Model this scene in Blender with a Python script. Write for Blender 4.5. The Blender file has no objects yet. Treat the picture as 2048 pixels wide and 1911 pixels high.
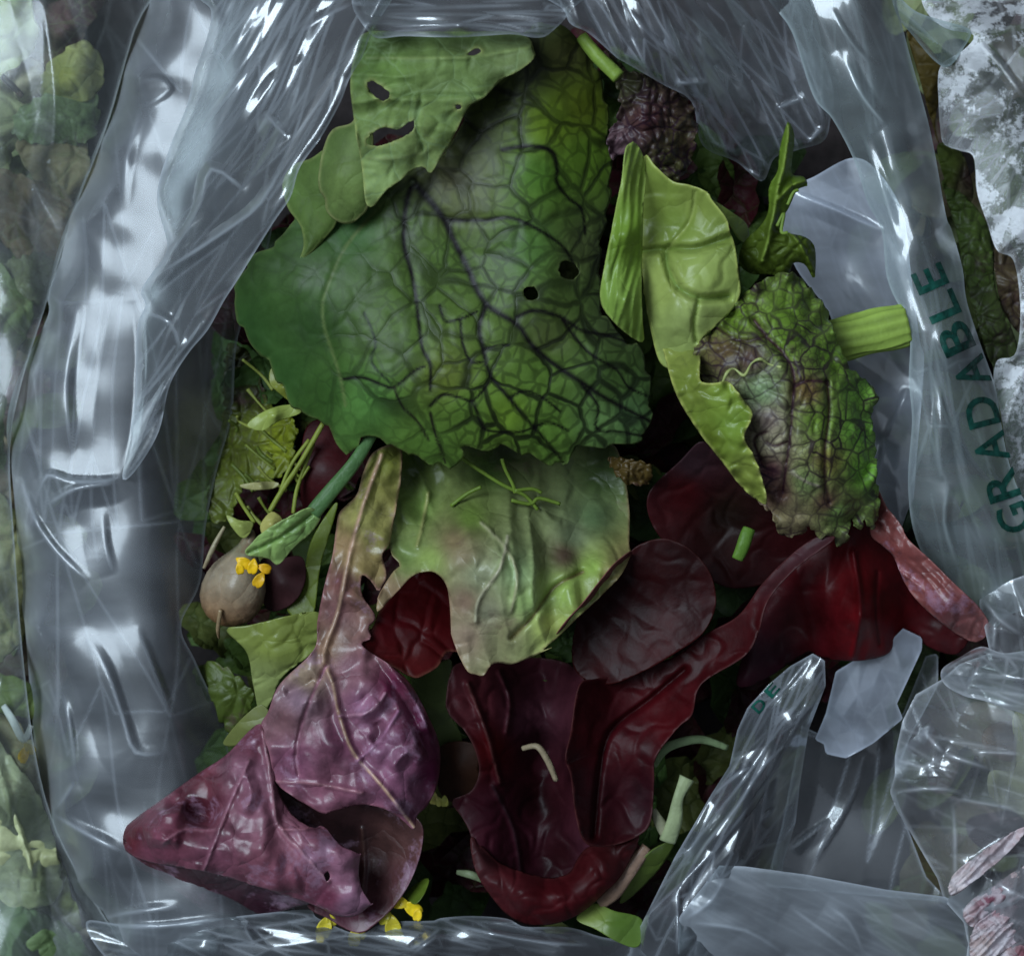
import bpy, math, random
import numpy as np
from mathutils import Vector
from mathutils.geometry import delaunay_2d_cdt

# ------------------------------------------------------------------ camera, light, exposure
SC = bpy.context.scene
COL = SC.collection
PXM = 0.36 / 2048.0          # metres per photo pixel on the ground plane
HC = 0.75                    # camera height above the ground
cam_d = bpy.data.cameras.new('camera')
cam = bpy.data.objects.new('camera', cam_d); COL.objects.link(cam)
cam.location = (0, 0, HC); cam.rotation_euler = (0, 0, 0)
cam_d.sensor_fit = 'HORIZONTAL'; cam_d.sensor_width = 36
cam_d.lens = 36 * HC / 0.36
cam_d.clip_start = 0.01; cam_d.clip_end = 50
SC.camera = cam
cam_d.dof.use_dof = True; cam_d.dof.focus_distance = HC - 0.062; cam_d.dof.aperture_fstop = 10

world = bpy.data.worlds.new('World'); SC.world = world; world.use_nodes = True
bg = world.node_tree.nodes['Background']
bg.inputs[0].default_value = (0.7, 0.82, 1.0, 1); bg.inputs[1].default_value = 0.075

def area(name, loc, target, sx, sy, power, colr):
    l = bpy.data.lights.new(name, 'AREA'); l.shape = 'RECTANGLE'; l.size = sx; l.size_y = sy
    l.energy = power; l.color = colr
    o = bpy.data.objects.new(name, l); COL.objects.link(o); o.location = loc
    o.rotation_euler = (Vector(target) - Vector(loc)).to_track_quat('-Z', 'Y').to_euler()
    return o
area('sky_opening_lamp', (-1.15, 0.5, 1.65), (0, 0, 0.05), 1.2, 1.1, 41, (0.76, 0.89, 1.0))
area('overcast_lamp', (0.2, -0.1, 3.0), (0.1, 0, 0), 2.6, 2.6, 7, (0.72, 0.84, 1.0))
SC.view_settings.view_transform = 'Standard'; SC.view_settings.look = 'None'
SC.view_settings.exposure = 0.2; SC.view_settings.gamma = 1.0
SC.cycles.transparent_max_bounces = 16; SC.cycles.max_bounces = 5; SC.cycles.diffuse_bounces = 2; SC.cycles.glossy_bounces = 2
SC.cycles.use_adaptive_sampling = True; SC.cycles.adaptive_threshold = 0.02

# ------------------------------------------------------------------ helpers
RNG = np.random.default_rng(7)
PERM = np.concatenate([np.random.default_rng(3).permutation(256)] * 3)
GR = np.array([[math.cos(a), math.sin(a)] for a in np.linspace(0, 2 * math.pi, 16, endpoint=False)])
def perlin(x, y):
    xi = np.floor(x).astype(int); yi = np.floor(y).astype(int); xf = x - xi; yf = y - yi
    def g(ix, iy, dx, dy):
        h = PERM[PERM[ix & 255] + (iy & 255)] & 15
        return GR[h, 0] * dx + GR[h, 1] * dy
    u = xf**3 * (xf * (xf * 6 - 15) + 10); v = yf**3 * (yf * (yf * 6 - 15) + 10)
    a = g(xi, yi, xf, yf); b = g(xi + 1, yi, xf - 1, yf); c = g(xi, yi + 1, xf, yf - 1); d = g(xi + 1, yi + 1, xf - 1, yf - 1)
    return ((a * (1 - u) + b * u) * (1 - v) + (c * (1 - u) + d * u) * v) * 1.5
def fbm(x, y, o=3):
    s = 0; a = 1
    for k in range(o): s = s + a * perlin(x * 2**k + 17.3 * k, y * 2**k + 5.1 * k); a *= .5
    return s
def worley(x, y, seed=0):          # F1, F2
    xi = np.floor(x).astype(int); yi = np.floor(y).astype(int)
    f1 = np.full(x.shape, 9.0); f2 = f1.copy()
    for dx in (-1, 0, 1):
        for dy in (-1, 0, 1):
            cx = xi + dx; cy = yi + dy
            h = PERM[PERM[(cx + seed) & 255] + (cy & 255)]; h2 = PERM[h + 91]
            d = np.hypot(cx + h / 255.0 - x, cy + h2 / 255.0 - y)
            f2 = np.minimum(f2, np.maximum(f1, d)); f1 = np.minimum(f1, d)
    return f1, f2
def facets(P, ang, Ls, Ll, amp, seed, want_line=False):
    """crumpled thin film: flat triangular facets, stretched along the folds, meeting in sharp ridges"""
    g = np.random.default_rng(seed); c, s_ = math.cos(math.radians(ang)), math.sin(math.radians(ang))
    bend = 40 * perlin(P[:, 0] / 420 + seed, P[:, 1] / 420)
    u = ((P[:, 0] + bend) * c + P[:, 1] * s_) / Ll; v = (-(P[:, 0] + bend) * s_ + P[:, 1] * c) / Ls
    cu = [(x * c + y * s_) / Ll for x in (-250, 2300) for y in (-250, 2200)]; cv = [(-x * s_ + y * c) / Ls for x in (-250, 2300) for y in (-250, 2200)]
    u0, v0 = math.floor(min(cu)) - 1, math.floor(min(cv)) - 1; nu, nv = int(max(cu) - u0) + 3, int(max(cv) - v0) + 3
    gu = u0 + np.arange(nu)[:, None] + (np.arange(nv)[None] % 2) * .5 + g.uniform(-.36, .36, (nu, nv)); gv = v0 + np.arange(nv)[None] + g.uniform(-.34, .34, (nu, nv))
    gh = g.normal(0, .55, (nu, nv)) * np.where(g.uniform(size=(nu, nv)) < .3, 1.8, .8)
    pts = np.stack([gu.ravel(), gv.ravel()], 1); hh = gh.ravel(); out = np.zeros(len(P)); line = np.zeros(len(P))
    keep = (pts[:, 0] > u.min() - 2.5) & (pts[:, 0] < u.max() + 2.5) & (pts[:, 1] > v.min() - 2.5) & (pts[:, 1] < v.max() + 2.5)
    idx = np.nonzero(keep)[0]; pk = pts[idx]
    _, _, tri, *_ = delaunay_2d_cdt([Vector(p) for p in pk], [], [], 0, 1e-6)
    order = np.argsort(u); us = u[order]; vs = v[order]; sc = np.array([Ll, Ls])
    for t in tri:
        a, b, d = pk[t[0]], pk[t[1]], pk[t[2]]; lo, hi = min(a[0], b[0], d[0]), max(a[0], b[0], d[0])
        i0, i1 = np.searchsorted(us, lo), np.searchsorted(us, hi, 'right')
        if i1 <= i0: continue
        x, y = us[i0:i1], vs[i0:i1]; det = (b[1] - d[1]) * (a[0] - d[0]) + (d[0] - b[0]) * (a[1] - d[1])
        if abs(det) < 1e-9: continue
        l1 = ((b[1] - d[1]) * (x - d[0]) + (d[0] - b[0]) * (y - d[1])) / det; l2 = ((d[1] - a[1]) * (x - d[0]) + (a[0] - d[0]) * (y - d[1])) / det; l3 = 1 - l1 - l2
        m = (l1 >= -1e-6) & (l2 >= -1e-6) & (l3 >= -1e-6)
        if not m.any(): continue
        sel = order[i0:i1][m]; q = [idx[t[0]], idx[t[1]], idx[t[2]]]
        out[sel] = (l1 * hh[q[0]] + l2 * hh[q[1]] + l3 * hh[q[2]])[m]
        A2 = abs(det) * Ll * Ls
        for l_, e0, e1, pa, pb in ((l1, q[1], q[2], b, d), (l2, q[0], q[2], a, d), (l3, q[0], q[1], a, b)):
            r_ = ((min(e0, e1) * 7919 + max(e0, e1) * 104729) % 997) / 997.0
            if r_ > .5: line[sel] = np.maximum(line[sel], (r_ - .4) * 1.6 * np.exp(-(l_[m] * A2 / (np.hypot(*((pa - pb) * sc)) + 1e-9) / 3.0)**2))
    if want_line: return line
    return out * amp
def lin(c):
    c = np.array(c, float) / 255.0
    return np.where(c <= .04045, c / 12.92, ((c + .055) / 1.055)**2.4)
CR = {1: (0, 0, 2.84), 2: (600, 0, 2.84), 3: (1200, 0, 2.344), 4: (0, 600, 2.65), 5: (600, 600, 2.65), 6: (1250, 600, 2.474),
      7: (0, 1250, 2.209), 8: (800, 1250, 2.807), 9: (1250, 1250, 2.491), 11: (1740, 0, 2.992), 12: (1740, 520, 2.992),
      13: (1700, 1100, 2.287), 14: (0, 0, 2.9), 15: (0, 1250, 2.808), 16: (400, 680, 2.992), 0: (0, 0, 1.0)}
def K(k, *p):                      # survey tile k -> photo pixels
    ox, oy, s = CR[k]
    return [((p[i] / s) + ox, (p[i + 1] / s) + oy) for i in range(0, len(p), 2)]
def world_xy(px, py, z):
    f = (HC - z) / HC * PXM
    return (px - 1024.0) * f, -(py - 955.5) * f
def smooth(pts, closed=True, n=6):
    P = np.array(pts, float); N = len(P); out = []
    for i in range(N if closed else N - 1):
        if closed: a, b, c, d = P[i - 1], P[i], P[(i + 1) % N], P[(i + 2) % N]
        else: a, b, c, d = P[max(i - 1, 0)], P[i], P[i + 1], P[min(i + 2, N - 1)]
        for k in range(n):
            t = k / n
            out.append(.5 * ((2 * b) + (c - a) * t + (2 * a - 5 * b + 4 * c - d) * t * t + (3 * b - a - 3 * c + d) * t**3))
    if not closed: out.append(P[-1])
    return np.array(out)
def resample(P, step, closed=True):
    Q = np.vstack([P, P[:1]]) if closed else P
    s = np.concatenate([[0], np.cumsum(np.hypot(*np.diff(Q, axis=0).T))])
    n = max(6, int(s[-1] / step)); t = np.linspace(0, s[-1], n + (0 if closed else 1), endpoint=not closed)
    return np.stack([np.interp(t, s, Q[:, 0]), np.interp(t, s, Q[:, 1])], 1)
def inside(P, poly):
    x, y = P[:, 0], P[:, 1]; r = np.zeros(len(P), bool); n = len(poly)
    for i in range(n):
        x1, y1 = poly[i]; x2, y2 = poly[(i + 1) % n]
        if y1 == y2: continue
        r ^= ((y1 > y) != (y2 > y)) & (x < (x2 - x1) * (y - y1) / (y2 - y1) + x1)
    return r
def seg_dist(P, L, closed=False, along=False):
    L = np.array(L, float); L = np.vstack([L, L[:1]]) if closed else L
    best = np.full(len(P), 1e9); tt = np.zeros(len(P)); tot = np.hypot(*np.diff(L, axis=0).T); cum = np.concatenate([[0], np.cumsum(tot)])
    for i in range(len(L) - 1):
        a = L[i]; d = L[i + 1] - a; q = d @ d + 1e-9
        t = np.clip(((P - a) @ d) / q, 0, 1); e = np.hypot(*(P - a - t[:, None] * d).T)
        m = e < best; best = np.where(m, e, best)
        if along: tt = np.where(m, (cum[i] + t * tot[i]) / cum[-1], tt)
    return (best, tt) if along else best
def tps(ctrl):
    C = np.array(ctrl, float); S = 300.0; X = C[:, :2] / S; n = len(X)
    if n < 3:
        zc = C[:, 2].mean(); return lambda P: np.full(len(P), zc)
    def U(r): return np.where(r > 1e-9, r * r * np.log(r + 1e-12), 0)
    A = np.zeros((n + 3, n + 3)); A[:n, :n] = U(np.hypot(*(X[:, None] - X[None]).transpose(2, 0, 1))) + np.eye(n) * 1e-3
    A[:n, n] = 1; A[:n, n + 1:] = X; A[n, :n] = 1; A[n + 1:, :n] = X.T
    w = np.linalg.lstsq(A, np.concatenate([C[:, 2], [0, 0, 0]]), rcond=None)[0]
    def f(P):
        Q = P / S
        return U(np.hypot(Q[:, None, 0] - X[None, :, 0], Q[:, None, 1] - X[None, :, 1])) @ w[:n] + w[n] + Q @ w[n + 1:]
    return f
def tri2d(out, holes, step, lev):
    rings = [resample(np.array(out), step * .55)] + [resample(np.array(h), 5.0) for h in holes]
    lo = rings[0].min(0); hi = rings[0].max(0)
    gx, gy = np.meshgrid(np.arange(lo[0], hi[0], step), np.arange(lo[1], hi[1], step * .87))
    gx = gx + (np.arange(gx.shape[0])[:, None] % 2) * step * .5
    G = np.stack([gx.ravel(), gy.ravel()], 1) + RNG.uniform(-.18, .18, (gx.size, 2)) * step
    G = G[inside(G, rings[0])]
    for i, r in enumerate(rings):
        if len(G): G = G[seg_dist(G, r, True) > step * (.45 if i == 0 else .25)]
    for r in rings[1:]:
        if len(G): G = G[~inside(G, r)]
    V = []; E = []
    for r in rings:
        b = len(V); n = len(r); V += [Vector(p) for p in r]; E += [(b + i, b + (i + 1) % n) for i in range(n)]
    V += [Vector(p) for p in G]
    vo, _, fo, *_ = delaunay_2d_cdt(V, E, [], 0, 1e-4)
    v = np.array([(p[0], p[1]) for p in vo]); t = np.array([f for f in fo if len(f) == 3], int)
    c = v[t].mean(1); k = inside(c, rings[0])
    for r in rings[1:]: k &= ~inside(c, r)
    t = t[k]
    a = (v[t[:, 1]] - v[t[:, 0]]); b2 = (v[t[:, 2]] - v[t[:, 0]]); cr = a[:, 0] * b2[:, 1] - a[:, 1] * b2[:, 0]
    t = t[np.abs(cr) > 1e-6]; cr = cr[np.abs(cr) > 1e-6]
    t = np.where((cr > 0)[:, None], t[:, ::-1], t)        # photo y points down: flip so normals face up
    for _ in range(lev):
        e = np.sort(np.concatenate([t[:, [0, 1]], t[:, [1, 2]], t[:, [2, 0]]]), 1)
        u, inv = np.unique(e, axis=0, return_inverse=True); inv = inv.ravel()
        n = len(v); m = len(t); v = np.vstack([v, (v[u[:, 0]] + v[u[:, 1]]) / 2])
        i0, i1, i2 = n + inv[:m], n + inv[m:2 * m], n + inv[2 * m:]
        t = np.vstack([np.stack(q, 1) for q in ((t[:, 0], i0, i2), (i0, t[:, 1], i1), (i2, i1, t[:, 2]), (i0, i1, i2))])
    us, inv = np.unique(t, return_inverse=True)
    return v[us], inv.reshape(-1, 3)
def serrate(P, amp, per, seed=0):
    P = resample(np.array(P), per / 7.0); n = len(P)
    T = np.roll(P, -1, 0) - np.roll(P, 1, 0); T /= np.hypot(*T.T)[:, None] + 1e-9; Nn = np.stack([-T[:, 1], T[:, 0]], 1)
    s = np.arange(n) / 7.0; s = s + .6 * perlin(s * .35 + seed, s * 0 + seed)
    w = (s % 1)**1.4 * (0.6 + .8 * np.abs(perlin(s * .3, s * 0 + seed + 9.2)))
    return P + Nn * (w - .5)[:, None] * amp
def tag(o, label=None, cat=None, group=None, kind=None):
    if label: o['label'] = label
    if cat: o['category'] = cat
    if group: o['group'] = group
    if kind: o['kind'] = kind
    return o
def thing(name, x, y, zc, label, cat, group=None):
    o = bpy.data.objects.new(name, None); COL.objects.link(o)
    wx, wy = world_xy(x, y, zc / 100); o.location = (wx, wy, zc / 100); o.empty_display_size = .01
    return tag(o, label, cat, group)
def link(name, V, F, mat, parent=None, colr=None, ln=None):
    me = bpy.data.meshes.new(name); V = np.array(V, float)
    if parent is None: base = np.array([V[:, 0].mean(), V[:, 1].mean(), V[:, 2].min()])
    else: base = np.array([V[:, 0].mean(), V[:, 1].mean(), V[:, 2].mean()])
    me.from_pydata((V - base).tolist(), [], [tuple(int(i) for i in f) for f in F]); me.update()
    me.polygons.foreach_set('use_smooth', [True] * len(me.polygons))
    if colr is not None:
        a = me.color_attributes.new('col', 'FLOAT_COLOR', 'POINT'); a.data.foreach_set('color', np.ascontiguousarray(colr, float).ravel())
    me.materials.append(mat)
    o = bpy.data.objects.new(name, me); COL.objects.link(o)
    if parent is not None:
        o.parent = parent; pl = np.zeros(3); q = parent
        while q is not None: pl += np.array(q.location); q = q.parent
        base = base - pl
    o.location = tuple(base)
    return o
def cmap(P, cols):
    if not isinstance(cols[0], (tuple, list)): return np.tile(lin(cols), (len(P), 1))
    X = np.array([c[:2] for c in cols], float); C = np.array([lin(c[2]) for c in cols])
    w = 1 / (np.hypot(P[:, None, 0] - X[None, :, 0], P[:, None, 1] - X[None, :, 1])**2.6 + 40.0)
    return (w @ C) / w.sum(1)[:, None]
def sheet(name, out, ctrl, mat, parent=None, cols=(90, 120, 60), step=26, lev=2, sm=True, serr=None, holes=(), veins=(), fine=0.0,
          thick=.0003, wr=(), crease=(), curl=None, rimc=None, crumple=None, ruffle=None, pucker=None, ret_f=False, hem=None, hmap=None, rc=None, fc=(), ridge=.32):
    crease = list(crease); soft = len(crease)
    out = smooth(out) if sm else np.array(out, float)
    if serr: out = serrate(out, *serr)
    hs_ = []
    for h in holes:                    # ragged, eaten edges
        q = resample(smooth(h, n=4), 4.0); g_ = q.mean(0); k_ = np.arange(len(q)) * .9
        hs_.append(g_ + (q - g_) * (1 + .16 * perlin(k_, k_ * 0 + g_[0]))[:, None])
    holes = hs_
    P, T = tri2d(out, holes, step, lev)
    if rc:                             # sharp straight crinkles of thin film
        n_, ang_, spread_, amp_, sd_ = rc; g = random.Random(sd_)
        for _ in range(n_):
            q = P[g.randrange(len(P))]; a_ = math.radians(ang_ + g.gauss(0, spread_)); l_ = g.uniform(25, 110); b_ = g.uniform(-.3, .3)
            crease.append(([(q[0] - l_ * math.cos(a_), q[1] - l_ * math.sin(a_)), (q[0], q[1]), (q[0] + l_ * math.cos(a_ + b_), q[1] + l_ * math.sin(a_ + b_))], amp_ * g.uniform(.3, 1) * (g.choice((1, 1, -1)) if amp_ > .1 else 1), g.uniform(9, 26)))
    f0 = tps(ctrl)
    def hz(P):
        h = f0(P); dist = None
        if curl or ruffle: dist = seg_dist(P, resample(out, 14), True)
        for (ang, Ls, Ll, amp, *sd) in wr:
            sd = sd[0] if sd else 0
            c, s = math.cos(math.radians(ang)), math.sin(math.radians(ang))
            wx = 14 * perlin(P[:, 0] / 120 + sd, P[:, 1] / 120); u = ((P[:, 0] + wx) * c + P[:, 1] * s); v = (-P[:, 0] * s + (P[:, 1] + wx) * c)
            r = perlin(u / Ll + sd * 3.7, v / Ls + sd); h = h + amp * (1 - 2.2 * np.abs(r)) * (.55 + .9 * np.clip(perlin(P[:, 0] / 170 + sd, P[:, 1] / 170 + 4) + .4, 0, 1))
        for f_ in fc: h = h + facets(P, *f_)
        for (pts, A, w) in crease:
            L_ = smooth(pts, False, 4) if len(pts) > 2 else np.array(pts, float)
            d, t = seg_dist(P, L_, along=True)
            if thick == 0:             # one steep narrow side, one long shallow side
                k_ = np.argmin(np.hypot(P[:, None, 0] - L_[None, :, 0], P[:, None, 1] - L_[None, :, 1]), 1); T_ = np.gradient(L_, axis=0)[k_]; R_ = P - L_[k_]
                w_ = np.where(T_[:, 0] * R_[:, 1] - T_[:, 1] * R_[:, 0] > 0, w * 2.6, w * .7)
                h = h + .55 * A * np.clip(1 - d / w_, 0, 1) * np.sin(np.pi * np.clip(t, 0, 1))
            else: h = h + A * np.clip(1 - d / w, 0, 1)**1.15 * np.clip(np.sin(np.pi * np.clip(t, .02, .98)) * 2.2, 0, 1)
        if crumple:
            sc, amp, sd = crumple; f1, f2 = worley(P[:, 0] / sc + 3 * perlin(P[:, 0] / 300, P[:, 1] / 300 + sd), P[:, 1] / sc, sd)
            h = h + amp * (f2 - f1 - .3) + amp * .5 * perlin(P[:, 0] / (sc * .5), P[:, 1] / (sc * .5))
        if pucker:
            sc, amp = pucker[:2]; f1, f2 = worley(P[:, 0] / sc + .5 * perlin(P[:, 0] / 60, P[:, 1] / 60), P[:, 1] / sc + .5 * perlin(P[:, 0] / 60 + 9, P[:, 1] / 60), 5)
            if len(pucker) > 2: h = h + amp * np.clip(perlin(P[:, 0] / sc + 3.3, P[:, 1] / sc) + .25 * perlin(P[:, 0] / (sc * .4), P[:, 1] / (sc * .4) + 7), -.25, 1)
            else: h = h + amp * np.clip((f2 - f1) * 1.6, 0, .7) + amp * .8 * fbm(P[:, 0] / (sc * 2.2), P[:, 1] / (sc * 2.2), 2)
        for (pts, w, c, sunk) in veins:
            if sunk: h = h + sunk * np.exp(-(seg_dist(P, smooth(pts, False, 4)) / (w * 1.6))**2)
        if curl: h = h + curl[0] * np.exp(-(dist / curl[1])**1.3)
        if ruffle:
            am, wd, wl, sd = ruffle
            h = h + am * np.exp(-dist / wd) * perlin(P[:, 0] / wl + sd, P[:, 1] / wl)
        return h
    z = hz(P) / 100.0
    C = np.ones((len(P), 4)); C[:, :3] = cmap(P, cols)
    WB = np.array([1.12, 1.0, .82])
    if isinstance(fine, list):
        X = np.array(fine, float); w = 1 / (np.hypot(P[:, None, 0] - X[None, :, 0], P[:, None, 1] - X[None, :, 1])**3 + 40.0); C[:, 3] = (w @ X[:, 2]) / w.sum(1)
    else: C[:, 3] = fine
    if thick == 0:                     # film: welded and creased lines are whitened
        C[:, :3] = 1.0
        if hmap:
            X = np.array(hmap, float); w = 1 / (np.hypot(P[:, None, 0] - X[None, :, 0], P[:, None, 1] - X[None, :, 1])**3 + 400.0); C[:, 0] = (w @ X[:, 2]) / w.sum(1)
        hw, hs = hem or (4.0, .45)
        C[:, 3] = hs * np.exp(-(seg_dist(P, resample(out, 10), True) / hw)**2)
        for f_ in fc[:2]: C[:, 3] = np.maximum(C[:, 3], ridge * facets(P, *f_, True))
        for (pts, A, w) in crease[:soft]:
            d, t = seg_dist(P, smooth(pts, False, 3), along=True)
            C[:, 3] = np.maximum(C[:, 3], .42 * min(1, abs(A) * 1.8) * np.exp(-(d / 3.6)**2) * np.clip(np.sin(np.pi * np.clip(t, .02, .98)) * 1.6, 0, 1)) if A > 0 else C[:, 3]
    if rimc:
        d = seg_dist(P, resample(out, 10), True)
        for hh in holes: d = np.minimum(d, seg_dist(P, hh, True) * .8)
        k = np.exp(-(d / rimc[1])**2)[:, None] * rimc[2]; C[:, :3] = C[:, :3] * (1 - k) + lin(rimc[0]) * k
    for (pts, w, c, sunk) in veins:
        if c is None: continue
        d, t = seg_dist(P, smooth(pts, False, 4), along=True)
        k = np.clip(1.25 - d / np.maximum(w * (1 - .45 * t), 3.6), 0, 1)[:, None]
        C[:, :3] = C[:, :3] * (1 - k) + lin(c) * k
    if thick: C[:, :3] *= WB
    x, y = world_xy(P[:, 0], P[:, 1], z)
    o = link(name, np.stack([x, y, z], 1), T, mat, parent, C)
    if thick:
        m = o.modifiers.new('thickness', 'SOLIDIFY'); m.thickness = thick; m.offset = -1
    return (o, hz) if ret_f else o
def tube(name, pts, mat, parent=None, cols=(110, 130, 60), sides=10, ridges=0, flat=1.0, n=6):
    """pts: (px, py, z cm, radius px)"""
    P = np.array(pts, float); S = smooth(P, False, n) if len(P) > 2 else np.array([P[0] + (P[1] - P[0]) * t for t in np.linspace(0, 1, 10)])
    x, y = world_xy(S[:, 0], S[:, 1], S[:, 2] / 100); c = np.stack([x, y, S[:, 2] / 100], 1); r = S[:, 3] * PXM
    T = np.gradient(c, axis=0); T /= np.linalg.norm(T, axis=1)[:, None] + 1e-12
    up = np.array([0, 0, 1.0]); V = []; F = []
    for i in range(len(c)):
        a = np.cross(T[i], up); a /= np.linalg.norm(a) + 1e-9; b = np.cross(a, T[i])
        for k in range(sides):
            th = 2 * math.pi * k / sides; rr = r[i] * (1 + (.07 * math.cos(ridges * th) if ridges else 0) + .06 * math.sin(3 * th + i * .5))
            V.append(c[i] + a * math.cos(th) * rr + b * math.sin(th) * rr * flat)
    for i in range(len(c) - 1):
        for k in range(sides):
            k2 = (k + 1) % sides; F.append((i * sides + k, i * sides + k2, (i + 1) * sides + k2, (i + 1) * sides + k))
    F.append(tuple(range(sides))[::-1]); F.append(tuple((len(c) - 1) * sides + k for k in range(sides)))
    V = np.array(V); Q = np.repeat(S[:, :2], sides, 0); C = np.ones((len(V), 4)); C[:, :3] = cmap(Q, cols); C[:, 3] = 0
    if ridges: C[:, :3] *= np.tile(1 + .22 * np.cos(ridges * 2 * np.pi * np.arange(sides) / sides), len(c))[:, None]
    return link(name, V, F, mat, parent, C)

def letter(ch, cx, cy, d, hgt, wid, hfun, mat, parent, lift=.0004):
    d = np.array(d, float); d /= np.hypot(*d); u = np.array([d[1], -d[0]])          # reading direction, letter top
    fc = bpy.data.curves.new('printed_letter', 'FONT'); fc.body = ch; fc.size = 1; fc.offset = .018; fc.resolution_u = 4
    fo = bpy.data.objects.new('printed_letter', fc); COL.objects.link(fo); bpy.context.view_layer.update()
    me = fo.to_mesh(); V2 = np.array([v.co[:2] for v in me.vertices]); me.calc_loop_triangles(); T2 = np.array([t.vertices[:] for t in me.loop_triangles])
    fo.to_mesh_clear(); bpy.data.objects.remove(fo); bpy.data.curves.remove(fc)
    for _ in range(2):
        e = np.sort(np.concatenate([T2[:, [0, 1]], T2[:, [1, 2]], T2[:, [2, 0]]]), 1); uq, inv = np.unique(e, axis=0, return_inverse=True); inv = inv.ravel()
        n0, m0 = len(V2), len(T2); V2 = np.vstack([V2, (V2[uq[:, 0]] + V2[uq[:, 1]]) / 2]); i0, i1, i2 = n0 + inv[:m0], n0 + inv[m0:2 * m0], n0 + inv[2 * m0:]
        T2 = np.vstack([np.stack(q, 1) for q in ((T2[:, 0], i0, i2), (i0, T2[:, 1], i1), (i2, i1, T2[:, 2]), (i0, i1, i2))])
    V2 = V2 - (V2.min(0) + V2.max(0)) / 2; V2[:, 1] *= hgt / .70; V2[:, 0] *= wid / max(np.ptp(V2[:, 0]), .4)
    Q = np.array([cx, cy]) + V2[:, :1] * d + V2[:, 1:2] * u
    zq = hfun(Q) / 100 + lift; x, y = world_xy(Q[:, 0], Q[:, 1], zq)
    return link('printed_letter', np.stack([x, y, zq], 1), T2, mat, parent)

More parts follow.
